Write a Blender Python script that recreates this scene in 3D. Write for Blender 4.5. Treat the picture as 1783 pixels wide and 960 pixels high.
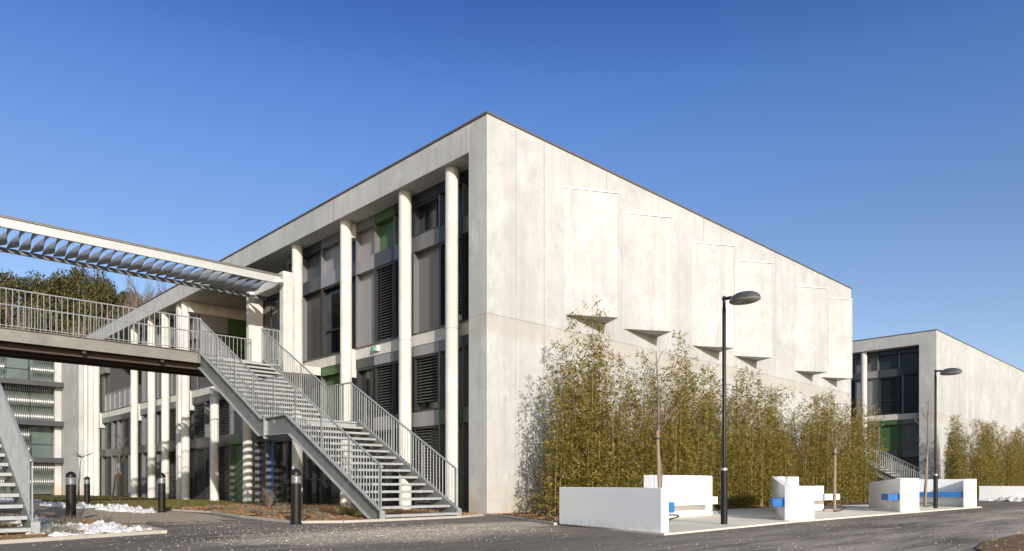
import bpy, math, random
from mathutils import Vector, Matrix, noise
R = math.radians
for o in list(bpy.data.objects): bpy.data.objects.remove(o)
SC = bpy.context.scene
COL = SC.collection
# ------------------------------------------------------------------ camera, sky, sun, exposure
cam_d = bpy.data.cameras.new('camera'); CAM = bpy.data.objects.new('camera', cam_d); COL.objects.link(CAM)
CAM.location = (-12.144, -13.501, 0.8)
CAM.rotation_euler = (R(90), 0, math.atan2(-0.69425, 0.71974))
cam_d.sensor_width = 36.0
cam_d.lens = 36.0 * 1247.69 / 1783
cam_d.shift_y = (842 - 480) / 1783
cam_d.clip_start = 0.1; cam_d.clip_end = 3000
SC.camera = CAM
SUN_EL = 18.7
SUN_AZ = math.atan2(-0.40, -1.0)            # direction towards the sun, from +Y turning to +X
w = bpy.data.worlds.new('World'); SC.world = w; w.use_nodes = True
wn = w.node_tree; wn.nodes.clear()
wo = wn.nodes.new('ShaderNodeOutputWorld'); bg = wn.nodes.new('ShaderNodeBackground'); sky = wn.nodes.new('ShaderNodeTexSky')
sky.sky_type = 'NISHITA'; sky.sun_disc = False
sky.sun_elevation = R(SUN_EL); sky.sun_rotation = SUN_AZ
sky.altitude = 300; sky.air_density = 1.0; sky.dust_density = 0.8; sky.ozone_density = 3.0
bg.inputs[1].default_value = 0.14
# polarised, deep-blue sky on the side away from the sun: a function of the world direction only
tc = wn.nodes.new('ShaderNodeTexCoord'); sx = wn.nodes.new('ShaderNodeSeparateXYZ'); wn.links.new(tc.outputs['Generated'], sx.inputs[0])
rp = wn.nodes.new('ShaderNodeValToRGB'); e = rp.color_ramp.elements
STOPS = [(0.0, (.90,.84,.86)), (.20, (.86,.79,.82)), (.30, (.77,.75,.82)), (.40, (.655,.735,.92)), (.48, (.51,.67,.93)), (.56, (.31,.465,.78)), (.75, (.28,.40,.68))]
while len(e) < len(STOPS): e.new(.5)
for i, (q, c) in enumerate(STOPS): e[i].position = q; e[i].color = (*c, 1)
wn.links.new(sx.outputs[2], rp.inputs[0])
dt = wn.nodes.new('ShaderNodeVectorMath'); dt.operation = 'DOT_PRODUCT'; dt.inputs[1].default_value = (-.353, -.88, .322); wn.links.new(tc.outputs['Generated'], dt.inputs[0])
mr = wn.nodes.new('ShaderNodeMapRange'); mr.interpolation_type = 'SMOOTHSTEP'; wn.links.new(dt.outputs['Value'], mr.inputs[0])
for i, q in enumerate((.25, -.25, 0.0, 1.0)): mr.inputs[i+1].default_value = q
mx = wn.nodes.new('ShaderNodeMix'); mx.data_type = 'RGBA'; mx.blend_type = 'MULTIPLY'
wn.links.new(mr.outputs[0], mx.inputs[0]); wn.links.new(sky.outputs[0], mx.inputs[6]); wn.links.new(rp.outputs[0], mx.inputs[7])
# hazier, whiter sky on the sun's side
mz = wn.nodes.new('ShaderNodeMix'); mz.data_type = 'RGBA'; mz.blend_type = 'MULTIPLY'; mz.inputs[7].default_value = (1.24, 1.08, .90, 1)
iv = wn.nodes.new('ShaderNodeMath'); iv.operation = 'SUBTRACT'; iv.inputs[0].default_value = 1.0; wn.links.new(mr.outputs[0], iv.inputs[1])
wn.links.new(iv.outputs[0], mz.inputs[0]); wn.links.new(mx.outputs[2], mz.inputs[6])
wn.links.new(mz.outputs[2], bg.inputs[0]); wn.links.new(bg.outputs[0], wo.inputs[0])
sl = bpy.data.lights.new('sun', 'SUN'); SUN = bpy.data.objects.new('sun', sl); COL.objects.link(SUN)
sl.energy = 3.7; sl.angle = R(0.5); sl.color = (1.0, 0.94, 0.86)
SUN.rotation_euler = Vector((0.42, 1.0, -0.37)).to_track_quat('-Z', 'Y').to_euler()
SUN.location = (-20, -50, 40)
SC.view_settings.view_transform = 'Standard'; SC.view_settings.look = 'None'
SC.view_settings.exposure = 0.45; SC.view_settings.gamma = 1.0; SC.view_settings.use_curve_mapping = False
SC.render.engine = 'CYCLES'
rnd = random.Random(7)

# ------------------------------------------------------------------ helpers
class MB:
    def __init__(s): s.v = []; s.f = []
    def quad(s, *p):
        n = len(s.v); s.v += [tuple(q) for q in p]; s.f.append(tuple(range(n, n + len(p)))); return s
    def box(s, x0, x1, y0, y1, z0, z1):
        if x0 > x1: x0, x1 = x1, x0
        if y0 > y1: y0, y1 = y1, y0
        n = len(s.v)
        s.v += [(x0,y0,z0),(x1,y0,z0),(x1,y1,z0),(x0,y1,z0),(x0,y0,z1),(x1,y0,z1),(x1,y1,z1),(x0,y1,z1)]
        for f in ((0,3,2,1),(4,5,6,7),(0,1,5,4),(1,2,6,5),(2,3,7,6),(3,0,4,7)): s.f.append(tuple(n+i for i in f))
        return s
    def prism(s, poly, z0, z1, axis='z'):
        """extrude a 2-D polygon; axis z: (x,y)->z, axis x: (y,z)->x, axis y: (x,z)->y; z1 may be a list of heights"""
        n = len(s.v); k = len(poly)
        zz = z1 if isinstance(z1, (list, tuple)) else [z1]*k
        for i, (a, b) in enumerate(poly): s.v.append({'z':(a,b,z0),'x':(z0,a,b),'y':(a,z0,b)}[axis])
        for i, (a, b) in enumerate(poly): s.v.append({'z':(a,b,zz[i]),'x':(zz[i],a,b),'y':(a,zz[i],b)}[axis])
        s.f.append(tuple(range(n+k-1, n-1, -1))); s.f.append(tuple(range(n+k, n+2*k)))
        for i in range(k):
            j = (i+1) % k; s.f.append((n+i, n+j, n+k+j, n+k+i))
        return s
    def tube(s, p0, p1, r0, r1=None, n=8, cap=True):
        r1 = r0 if r1 is None else r1
        p0 = Vector(p0); p1 = Vector(p1); d = (p1-p0)
        if d.length < 1e-6: return s
        d.normalize(); a = d.orthogonal().normalized(); b = d.cross(a); m = len(s.v)
        for p, r in ((p0, r0), (p1, r1)):
            for i in range(n):
                t = 2*math.pi*i/n; s.v.append(tuple(p + a*(r*math.cos(t)) + b*(r*math.sin(t))))
        for i in range(n):
            j = (i+1) % n; s.f.append((m+i, m+j, m+n+j, m+n+i))
        if cap: s.f.append(tuple(range(m+n-1, m-1, -1))); s.f.append(tuple(range(m+n, m+2*n)))
        return s
    def path(s, pts, r, n=8):
        for i in range(len(pts)-1):
            ra = r[i] if isinstance(r, list) else r; rb = r[i+1] if isinstance(r, list) else r
            s.tube(pts[i], pts[i+1], ra, rb, n)
        return s
    def lathe(s, prof, c=(0,0,0), n=20):
        m = len(s.v); k = len(prof)
        for (r, z) in prof:
            for i in range(n):
                t = 2*math.pi*i/n; s.v.append((c[0]+r*math.cos(t), c[1]+r*math.sin(t), c[2]+z))
        for q in range(k-1):
            for i in range(n):
                j = (i+1) % n; s.f.append((m+q*n+i, m+q*n+j, m+(q+1)*n+j, m+(q+1)*n+i))
        s.f.append(tuple(range(m+n-1, m-1, -1))); s.f.append(tuple(range(m+(k-1)*n, m+k*n)))
        return s
    def bar(s, p0, p1, w, h):
        """flat bar along a sloped line in a plane x = const: w across x, h in z"""
        x = p0[0]; (y0, z0), (y1, z1) = p0[1:], p1[1:]
        return s.prism([(y0, z0), (y1, z1), (y1, z1+h), (y0, z0+h)], x-w/2, x+w/2, 'x')
    def build(s, name, m, parent=None, smooth=False, bevel=0.0):
        org = Vector((0,0,0)); p = parent
        while p is not None: org += Vector(p.location); p = p.parent
        me = bpy.data.meshes.new(name)
        me.from_pydata([(v[0]-org.x, v[1]-org.y, v[2]-org.z) for v in s.v], [], s.f)
        me.update()
        if smooth:
            for q in me.polygons: q.use_smooth = True
        o = bpy.data.objects.new(name, me); COL.objects.link(o)
        if m: me.materials.append(m)
        if parent: o.parent = parent
        if bevel:
            b = o.modifiers.new('bevel', 'BEVEL'); b.width = bevel; b.segments = 2; b.limit_method = 'ANGLE'; b.angle_limit = R(40)
        if smooth and not bevel:
            me.update()
        return o
def tag(o, label=None, cat=None, group=None, kind=None):
    if label: o['label'] = label
    if cat: o['category'] = cat
    if group: o['group'] = group
    if kind: o['kind'] = kind
    return o
def thing(name, label, cat, loc=(0,0,0), group=None):
    o = bpy.data.objects.new(name, None); COL.objects.link(o); o.location = loc; o.empty_display_size = .3
    return tag(o, label, cat, group)
def copy_tree(o, parent=None):
    c = o.copy(); COL.objects.link(c)
    if parent: c.parent = parent
    for ch in list(o.children): copy_tree(ch, c)
    return c
def smooth_by_angle(o, ang=40):
    me = o.data
    for q in me.polygons: q.use_smooth = True
    try: me.set_sharp_from_angle(angle=R(ang))
    except Exception: pass
    return o

# ------------------------------------------------------------------ materials
class NT:
    def __init__(s, name):
        s.m = bpy.data.materials.new(name); s.m.use_nodes = True; s.t = s.m.node_tree; s.t.nodes.clear()
        s.out = s.t.nodes.new('ShaderNodeOutputMaterial'); s.b = s.t.nodes.new('ShaderNodeBsdfPrincipled')
        s.t.links.new(s.b.outputs[0], s.out.inputs[0]); s._co = None
    def n(s, t, **k):
        x = s.t.nodes.new(t)
        for a, b in k.items(): setattr(x, a, b)
        return x
    def L(s, a, b): s.t.links.new(a, b)
    def co(s):
        if not s._co: s._co = s.n('ShaderNodeTexCoord').outputs['Object']
        return s._co
    def mapped(s, sc=(1,1,1), loc=(0,0,0), src=None):
        m = s.n('ShaderNodeMapping'); s.L(src or s.co(), m.inputs[0]); m.inputs[1].default_value = loc; m.inputs[3].default_value = sc; return m.outputs[0]
    def noise(s, scale, detail=5, rough=.6, vec=None):
        x = s.n('ShaderNodeTexNoise'); s.L(vec or s.co(), x.inputs['Vector']); x.inputs['Scale'].default_value = scale
        x.inputs['Detail'].default_value = detail; x.inputs['Roughness'].default_value = rough; return x.outputs[0]
    def math(s, op, a, b=None, clamp=False):
        x = s.n('ShaderNodeMath', operation=op); x.use_clamp = clamp
        for i, q in enumerate((a, b)):
            if q is None: continue
            if isinstance(q, (int, float)): x.inputs[i].default_value = q
            else: s.L(q, x.inputs[i])
        return x.outputs[0]
    def rng(s, a, lo, hi, o0=0.0, o1=1.0):
        x = s.n('ShaderNodeMapRange'); s.L(a, x.inputs[0])
        for i, q in enumerate((lo, hi, o0, o1)): x.inputs[i+1].default_value = q
        return x.outputs[0]
    def mix(s, f, a, b, mode='MIX'):
        x = s.n('ShaderNodeMix', data_type='RGBA', blend_type=mode)
        if isinstance(f, (int, float)): x.inputs[0].default_value = f
        else: s.L(f, x.inputs[0])
        for i, q in ((6, a), (7, b)):
            if isinstance(q, tuple): x.inputs[i].default_value = (*q[:3], 1)
            else: s.L(q, x.inputs[i])
        return x.outputs[2]
    def ramp(s, f, stops):
        x = s.n('ShaderNodeValToRGB'); e = x.color_ramp.elements
        while len(e) < len(stops): e.new(0.5)
        for i, (p, c) in enumerate(stops): e[i].position = p; e[i].color = (*c, 1)
        s.L(f, x.inputs[0]); return x.outputs[0]
    def base(s, c):
        if isinstance(c, tuple): s.b.inputs['Base Color'].default_value = (*c, 1)
        else: s.L(c, s.b.inputs['Base Color'])
    def rough(s, r):
        if isinstance(r, (int, float)): s.b.inputs['Roughness'].default_value = r
        else: s.L(r, s.b.inputs['Roughness'])
    def bump(s, h, strength=.3, dist=.02):
        x = s.n('ShaderNodeBump'); x.inputs['Strength'].default_value = strength; x.inputs['Distance'].default_value = dist
        s.L(h, x.inputs['Height']); s.L(x.outputs[0], s.b.inputs['Normal'])
    def set(s, **k):
        for a, v in k.items(): s.b.inputs[a.replace('_', ' ')].default_value = v
        return s.m

def concrete(name, col, joints=True, warm=0.0, stain=1.0):
    t = NT(name)
    sep = t.n('ShaderNodeSeparateXYZ'); t.L(t.co(), sep.inputs[0])
    u = t.math('ADD', sep.outputs[0], sep.outputs[1]); z = sep.outputs[2]
    big = t.noise(.28, 6, .62); mid = t.noise(1.7, 6, .65); fine = t.noise(22, 4, .6)
    streak = t.noise(1.0, 6, .7, t.mapped((2.6, 2.6, .10)))
    streak2 = t.noise(1.0, 5, .75, t.mapped((9, 9, .35), (3, 1, 7)))
    dark = tuple(c*.70 for c in col); light = tuple(min(1, c*1.13) for c in col)
    c = t.mix(t.rng(big, .38, .62), tuple(q*.86 for q in col), tuple(min(1, q*1.09) for q in col))
    c = t.mix(t.rng(mid, .46, .66, 0, .45), c, tuple(q*.72 for q in col))
    spot = t.noise(5.5, 6, .75, t.mapped((1, 1, .55), (5, 9, 3)))
    c = t.mix(t.rng(spot, .52, .66, 0, .50*stain), c, (col[0]*.70, col[1]*.70, col[2]*.71))
    c = t.mix(t.rng(streak, .50, .76, 0, .6*stain), c, (col[0]*.62, col[1]*.62, col[2]*.62))
    c = t.mix(t.rng(streak2, .54, .78, 0, .4*stain), c, (min(1,col[0]*1.32), min(1,col[1]*1.32), min(1,col[2]*1.33)))
    blot = t.noise(.75, 7, .72, t.mapped((1, 1, .6), (11, 4, 2)))
    c = t.mix(t.rng(blot, .55, .66, 0, .6*stain), c, (min(1,col[0]*1.3), min(1,col[1]*1.31), min(1,col[2]*1.33)))
    c = t.mix(t.rng(fine, .3, .75, 0, .18), c, dark)
    if joints:
        P = 2.72
        cell = t.math('FLOOR', t.math('DIVIDE', t.math('SUBTRACT', u, .74), P)); lev = t.math('FLOOR', t.math('DIVIDE', t.math('SUBTRACT', z, 5.12), 4.9))
        wv = t.n('ShaderNodeTexWhiteNoise', noise_dimensions='2D'); cx = t.n('ShaderNodeCombineXYZ')
        t.L(cell, cx.inputs[0]); t.L(lev, cx.inputs[1]); t.L(cx.outputs[0], wv.inputs['Vector'])
        c = t.mix(t.rng(wv.outputs[0], 0, 1, 0, .26), c, tuple(q*.72 for q in col))
        fr = t.math('FRACT', t.math('DIVIDE', t.math('SUBTRACT', u, .74), P))
        jn = t.math('LESS_THAN', t.math('ABSOLUTE', t.math('SUBTRACT', fr, .5)), .0042)
        jz = t.math('LESS_THAN', t.math('ABSOLUTE', t.math('SUBTRACT', z, 5.12)), .012)
        j1 = t.math('LESS_THAN', t.math('ABSOLUTE', t.math('SUBTRACT', u, 1.02)), .009)
        jn = t.math('MAXIMUM', jn, j1)
        j = t.math('MAXIMUM', t.math('MULTIPLY', jn, t.rng(mid, .30, .45)), t.math('MULTIPLY', jz, t.rng(mid, .3, .5)))
        c = t.mix(t.math('MULTIPLY', j, .75), c, tuple(q*.42 for q in col))
        # darker pour line just under the joint
        bandm = t.math('MULTIPLY', t.rng(z, 4.45, 4.75), t.rng(z, 5.12, 5.10))
        c = t.mix(t.math('MULTIPLY', bandm, t.rng(mid, .2, .7, .25, .62)), c, (col[0]*.80, col[1]*.72, col[2]*.64))
        # splash-back earth stain near the ground
        sp = t.math('MULTIPLY', t.rng(z, 1.1, 0.0), t.rng(t.noise(.9, 4), .42, .66))
        c = t.mix(t.math('MULTIPLY', sp, .75), c, (.52, .36, .17))
        # tie holes
        def hole(src, per):
            f_ = t.math('FRACT', t.math('DIVIDE', src, per)); return t.math('SUBTRACT', f_, .5)
        hx = t.math('MULTIPLY', hole(t.math('SUBTRACT', u, .1), 1.36), 1.36); hz = t.math('MULTIPLY', hole(t.math('SUBTRACT', z, .4), 1.25), 1.25)
        hd = t.math('SQRT', t.math('ADD', t.math('MULTIPLY', hx, hx), t.math('MULTIPLY', hz, hz)))
        c = t.mix(t.math('MULTIPLY', t.math('LESS_THAN', hd, .022), .5), c, dark)
        t.bump(t.math('SUBTRACT', t.math('ADD', t.math('MULTIPLY', mid, .5), t.math('MULTIPLY', fine, .25)), t.math('MULTIPLY', j, .8)), .22, .02)
    else:
        t.bump(t.math('ADD', mid, t.math('MULTIPLY', fine, .4)), .15, .01)
    t.base(c); t.rough(.85); t.b.inputs['Specular IOR Level'].default_value = .25
    return t.m

def plain(name, col, rough=.5, metal=0.0, var=.12, scale=3.0, spec=.5, bump=0.0):
    t = NT(name)
    n1 = t.noise(scale, 5, .6); n2 = t.noise(scale*11, 3, .6)
    f = t.math('ADD', t.math('MULTIPLY', n1, .7), t.math('MULTIPLY', n2, .3))
    t.base(t.mix(t.rng(f, .3, .7), tuple(c*(1-var) for c in col), tuple(min(1, c*(1+var)) for c in col)))
    t.rough(t.rng(n1, .3, .7, max(.02, rough-.07), min(1, rough+.07)))
    t.b.inputs['Metallic'].default_value = metal; t.b.inputs['Specular IOR Level'].default_value = spec
    if bump: t.bump(n2, bump, .01)
    return t.m
def leafmat(name, stops, trans=.35, rough=.5):
    t = NT(name); g = t.n('ShaderNodeNewGeometry')
    oi = t.n('ShaderNodeObjectInfo')
    f = t.math('FRACT', t.math('ADD', g.outputs['Random Per Island'], t.math('MULTIPLY', oi.outputs['Random'], .0)))
    c = t.ramp(f, stops)
    q_ = stops[len(stops)//2][1]; c = t.mix(t.rng(oi.outputs['Random'], 0, 1, 0, .35), c, (q_[0]*1.0, q_[1]*.84, q_[2]*.8))
    t.base(c); t.rough(rough); t.b.inputs['Specular IOR Level'].default_value = .3
    tr = t.n('ShaderNodeBsdfTranslucent'); t.L(c, tr.inputs[0]); ms = t.n('ShaderNodeMixShader'); ms.inputs[0].default_value = trans
    t.L(t.b.outputs[0], ms.inputs[1]); t.L(tr.outputs[0], ms.inputs[2]); t.L(ms.outputs[0], t.out.inputs[0])
    return t.m

M = {}
M['conc'] = concrete('concrete_cast', (.495, .492, .476))
M['conc_bay'] = concrete('concrete_bay', (.512, .508, .49), joints=False, stain=1.15)
M['conc_col'] = concrete('concrete_column', (.67, .645, .59), joints=False, stain=.5)
M['conc_slab'] = concrete('concrete_slab', (.60, .58, .535), joints=False, stain=.7)
def m_white():
    t = NT('white_render'); n1 = t.noise(1.3, 6, .65); n2 = t.noise(30, 4, .6); st = t.noise(1.0, 5, .7, t.mapped((7, 7, .5)))
    sep = t.n('ShaderNodeSeparateXYZ'); t.L(t.n('ShaderNodeTexCoord').outputs['Object'], sep.inputs[0])
    c = t.mix(t.rng(n1, .35, .65), (.84, .84, .83), (.89, .89, .885)); c = t.mix(t.rng(st, .52, .75, 0, .16), c, (.70, .695, .68)); c = t.mix(t.rng(n2, .55, .75, 0, .15), c, (.6, .59, .57))
    low = t.math('MULTIPLY', t.rng(sep.outputs[2], .14, .0), t.rng(t.noise(6, 5, .7), .38, .62))
    t.base(t.mix(t.math('MULTIPLY', low, .45), c, (.5, .44, .37))); t.rough(.75); t.b.inputs['Specular IOR Level'].default_value = .25
    t.bump(t.math('ADD', n1, t.math('MULTIPLY', n2, .4)), .12, .01); return t.m
M['white'] = m_white()
M['blue'] = plain('blue_paint', (.020, .15, .46), .5, var=.06)
M['coping'] = plain('coping_metal', (.17, .14, .13), .5, .3)
M['flash'] = plain('flashing_metal', (.72, .72, .70), .35, .3)
M['galv'] = plain('galvanised_steel', (.36, .37, .37), .5, .4, var=.16, scale=5)
M['galv_d'] = plain('galvanised_channel', (.19, .195, .19), .55, .3, var=.2, scale=4)
M['tread'] = plain('tread_grating', (.36, .37, .365), .6, .2, var=.2, scale=6)
M['joist'] = plain('dark_joist', (.055, .035, .03), .7)
M['beam'] = plain('bridge_beam', (.20, .19, .17), .65, .1, var=.3, scale=1.6)
M['perg'] = plain('pergola_paint', (.46, .465, .46), .5, .2, var=.07, scale=2)
M['strip'] = plain('twisted_strip_metal', (.40, .40, .40), .45, .45, var=.1)
M['screen'] = plain('screen_metal', (.30, .30, .29), .4, .6, var=.1)
M['seal'] = plain('grey_trim', (.475, .466, .442), .8)
M['p_light'] = plain('panel_light_grey', (.268, .258, .265), .42, .15, var=.05, scale=.8)
M['p_mid'] = plain('panel_mid_grey', (.148, .147, .15), .42, .15, var=.05, scale=.8)
M['p_dark'] = plain('panel_dark_grey', (.06, .061, .065), .4, .15, var=.06, scale=.8)
M['p_navy'] = plain('panel_navy', (.024, .03, .043), .35, .15, var=.06, scale=.8)
M['p_green'] = plain('panel_green', (.055, .115, .038), .4, .05, var=.07, scale=.8)
M['frame'] = plain('window_frame', (.036, .038, .04), .4, .2)
M['blind'] = plain('blind_slat', (.15, .146, .142), .4, .3)
def m_glass(name, col):
    t = NT(name); t.base(col); t.rough(.03); t.b.inputs['IOR'].default_value = 1.6; t.bump(t.noise(.9, 2, .5), .12, .05); return t.m
M['glass'] = m_glass('window_glass', (.012, .015, .018))
M['glass2'] = NT('tinted_glass').set(Base_Color=(.10, .13, .12, 1), Roughness=.05, IOR=1.6)
M['dark'] = plain('dark_interior', (.012, .011, .011), .8)
M['black'] = plain('black_paint', (.010, .010, .010), .42, 0, var=.2, spec=.3)
M['lamp_head'] = plain('lamp_head_grey', (.085, .09, .095), .4, .2)
M['lens'] = plain('lamp_lens', (.20, .19, .15), .3)
M['steel'] = plain('brushed_steel', (.55, .56, .57), .3, .8)
M['lit_soffit'] = plain('lit_soffit_tan', (.52, .44, .33), .6, var=.2, scale=4)  # tan that paints the light patches on the terrace ceiling
M['sign_green'] = plain('sign_green', (.02, .32, .12), .4)
M['sign_white'] = plain('sign_white', (.8, .8, .8), .4)
M['wood'] = plain('stake_wood', (.25, .185, .13), .8, var=.25, scale=9)
M['bark'] = plain('sapling_bark', (.17, .135, .11), .85, var=.25, scale=14)
M['bark_far'] = plain('grey_bark', (.17, .135, .115), .9, var=.3, scale=2)
M['hose'] = plain('brown_hose', (.06, .035, .025), .6)
M['tie'] = plain('tie_strap', (.03, .03, .03), .7)
M['bamboo'] = leafmat('bamboo_leaf', [(0, (.055, .065, .008)), (.28, (.118, .115, .014)), (.56, (.21, .168, .024)), (.80, (.35, .25, .055)), (1, (.54, .38, .14))], .42)
M['culm'] = plain('bamboo_culm', (.27, .225, .085), .5, var=.3, scale=8)
M['pine'] = leafmat('pine_needles', [(0, (.034, .037, .011)), (.5, (.078, .073, .021)), (1, (.145, .118, .042))], .15, .7)
M['scrub'] = leafmat('scrub_leaf', [(0, (.075, .06, .026)), (.5, (.12, .09, .04)), (1, (.17, .13, .06))], .15, .8)
M['twig'] = plain('bare_twigs', (.19, .14, .11), .9, var=.3, scale=.7)
M['lav'] = leafmat('grey_shrub_leaf', [(0, (.13, .12, .085)), (.5, (.22, .20, .15)), (1, (.32, .28, .21))], .2, .8)
M['drygrass'] = leafmat('dry_grass_blade', [(0, (.16, .15, .05)), (.5, (.28, .25, .11)), (1, (.42, .36, .2))], .25, .7)
M['grass'] = leafmat('lawn_blade', [(0, (.07, .07, .016)), (.5, (.145, .13, .034)), (1, (.27, .21, .085))], .25, .7)
M['chip'] = leafmat('bark_chip', [(0, (.26, .13, .05)), (.5, (.54, .31, .14)), (1, (.74, .53, .31))], 0, .9)
M['pebble'] = leafmat('pebble_stone', [(0, (.14, .12, .10)), (.5, (.36, .30, .24)), (1, (.60, .51, .41))], 0, .9)

def m_asphalt():
    t = NT('asphalt'); f = t.noise(55, 5, .75); f2 = t.noise(24, 5, .8); big = t.noise(.35, 6, .6); mid = t.noise(1.4, 7, .7)
    c = t.mix(t.rng(f, .36, .66), (.060, .049, .042), (.225, .188, .158))
    c = t.mix(t.rng(big, .4, .65, 0, .55), c, (.195, .162, .134))
    v = t.n('ShaderNodeTexVoronoi'); t.L(t.co(), v.inputs['Vector']); v.inputs['Scale'].default_value = 26
    c = t.mix(t.math('MULTIPLY', t.math('LESS_THAN', v.outputs['Distance'], .20), t.rng(mid, .42, .60, 0, .8)), c, (.46, .39, .325))
    # darker repaired strips and the seams round them, faint tyre sweeps
    seam = t.noise(.9, 3, .5, t.mapped((.35, 1.6, 1), (1, 8, 0)))
    c = t.mix(t.rng(seam, .56, .60, 0, .45), c, (.075, .063, .057))
    cr = t.n('ShaderNodeTexVoronoi', feature='DISTANCE_TO_EDGE'); t.L(t.mapped((.33, .5, 1)), cr.inputs['Vector']); cr.inputs['Scale'].default_value = 1.0
    c = t.mix(t.math('MULTIPLY', t.math('LESS_THAN', cr.outputs['Distance'], .006), t.rng(mid, .42, .55, 0, .6)), c, (.045, .04, .036))
    # washed-out sand lying in tongues in front of the stair and across the path mouth
    st = t.noise(1.0, 7, .72, t.mapped((.55, 1.3, 1), (2, 5, 0)))
    sep = t.n('ShaderNodeSeparateXYZ'); t.L(t.co(), sep.inputs[0])
    def blob(x, y, rx, ry):
        dx = t.math('DIVIDE', t.math('SUBTRACT', sep.outputs[0], x), rx); dy = t.math('DIVIDE', t.math('SUBTRACT', sep.outputs[1], y), ry)
        return t.rng(t.math('ADD', t.math('MULTIPLY', dx, dx), t.math('MULTIPLY', dy, dy)), 1.0, .0)
    reg = t.math('MAXIMUM', t.math('MAXIMUM', blob(-5.4, -4.0, 4.6, 2.6), blob(-6.6, 6, 1.6, 8)), blob(-2.6, -3.4, 3.6, 1.5))
    mask = t.rng(t.math('ADD', t.math('MULTIPLY', reg, .55), t.math('MULTIPLY', st, .9)), .72, 1.0)
    grit = t.rng(t.math('ADD', t.math('MULTIPLY', f2, .6), t.math('MULTIPLY', t.noise(9, 5, .8), .4)), .45, .54)
    c = t.mix(t.math('MULTIPLY', mask, t.math('ADD', t.math('MULTIPLY', grit, .85), .10)), c, (.80, .66, .50))
    st2 = t.rng(t.noise(1.0, 7, .72, t.mapped((.16, 1.1, 1), (9, 2, 0))), .42, .62, 0, .9)
    far_ = t.rng(sep.outputs[1], -7.4, -8.9)
    c = t.mix(t.math('MULTIPLY', st2, t.math('ADD', t.math('MULTIPLY', far_, .75), .25)), c, (.47, .395, .325))
    t.base(c); t.rough(.9); t.b.inputs['Specular IOR Level'].default_value = .25
    t.bump(t.math('ADD', f, t.math('MULTIPLY', mid, .8)), .55, .012); return t.m
M['asphalt'] = m_asphalt()
def m_ground(name, a, b, c3, sc=6, bs=.6):
    t = NT(name); n1 = t.noise(sc, 7, .7); n2 = t.noise(sc*9, 4, .7); n3 = t.noise(sc*.1, 4, .6)
    c = t.mix(t.rng(n1, .35, .68), a, b); c = t.mix(t.rng(n2, .5, .72, 0, .7), c, c3); c = t.mix(t.rng(n3, .4, .7, 0, .4), c, a)
    t.base(c); t.rough(.95); t.b.inputs['Specular IOR Level'].default_value = .15
    t.bump(t.math('ADD', n1, t.math('MULTIPLY', n2, .5)), bs, .05); return t.m
M['earth'] = m_ground('earth', (.14, .095, .055), (.24, .165, .095), (.34, .26, .17), 3)
M['mulch'] = m_ground('bark_mulch', (.27, .145, .06), (.56, .33, .155), (.70, .48, .27), 7, .9)
M['soil'] = m_ground('dark_soil', (.11, .06, .035), (.19, .11, .06), (.30, .19, .11), 7, .9)
M['gravel'] = m_ground('path_gravel', (.34, .27, .20), (.55, .45, .34), (.66, .57, .46), 9, .7)
M['turf'] = m_ground('turf', (.085, .075, .025), (.15, .125, .04), (.22, .16, .07), 5, .6)
M['hill'] = m_ground('hillside', (.06, .055, .022), (.11, .085, .038), (.15, .11, .05), .5, .6)
M['pave'] = concrete('paving_concrete', (.76, .69, .585), joints=False, stain=.4)
M['kerb'] = plain('concrete_edging', (.44, .40, .35), .9, var=.15, scale=5, spec=.2)
def m_snow():
    t = NT('snow'); n1 = t.noise(14, 5, .7); t.base(t.mix(t.rng(n1, .3, .62), (.78, .80, .85), (.60, .57, .53))); t.rough(.7)
    t.b.inputs['Subsurface Weight'].default_value = .15; t.bump(n1, .6, .03); return t.m
M['snow'] = m_snow()

# ------------------------------------------------------------------ ground
def sheet(name, poly, z, m, th=None):
    b = MB()
    if th: b.prism(poly, z-th, z)
    else: b.quad(*[(x, y, z) for x, y in poly])
    return tag(b.build(name, m), kind='structure')
b = MB(); b.quad((-400,-300,-.04), (500,-300,-.04), (500,500,-.04), (-400,500,-.04)); tag(b.build('ground', M['earth']), kind='structure')
sheet('road', [(-60,-60), (70,-60), (70,42), (-60,42)], 0.0, M['asphalt'])
PAVE_EDGE = [(-2.82,-7.2), (2.2,-6.98), (8.6,-7.05), (15.62,-7.2), (15.75,-6.2), (15.6,-4.2)]
sheet('pavement', PAVE_EDGE + [(15.2,-3.6), (10.4,-2.9), (7.6,-2.6), (3.4,-3.4), (-1.85,-4.15)], .03, M['pave'], .12)
sheet('planting_bed', [(-.25,-.3), (-.5,-1.05), (-2.0,-4.1), (3.4,-3.33), (7.6,-2.53), (10.4,-2.83), (15.2,-3.53), (19,-3.6), (25,-2.8), (25,0.0), (0,0.0)], .02, M['soil'], .1)
BED = [(-.35,-.22), (-1.47,-.68), (-3.58,-.72), (-4.53,-.68), (-5.3,-.15), (-5.05,3), (-4.5,6.2), (-4.75,8.4), (-3.4,11.0), (-.6,12.6), (.9,13), (.9,0.0), (0.0,-.05)]
sheet('shrub_bed', BED, .03, M['mulch'], .1)
sheet('lawn', [(-4.75,8.46), (-3.42,11.06), (-.6,12.66), (.9,13.06), (.9,41), (-3.6,41), (-4.6,30), (-5.3,17), (-5.4,11)], .035, M['turf'], .1)
sheet('gravel_path', [(-4.9,7.0), (-5.5,11), (-5.4,17), (-4.7,30), (-3.7,41), (-7.2,41), (-6.9,20), (-8.0,8.2), (-7.9,4.6), (-7.85,2.6), (-7.5,1.9), (-7.2,2.5), (-6.9,1.5), (-6.5,2.2), (-6.2,1.0), (-5.9,2.4), (-5.6,1.8), (-5.35,3.4), (-5.1,4.2)], .006, M['gravel'])
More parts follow.
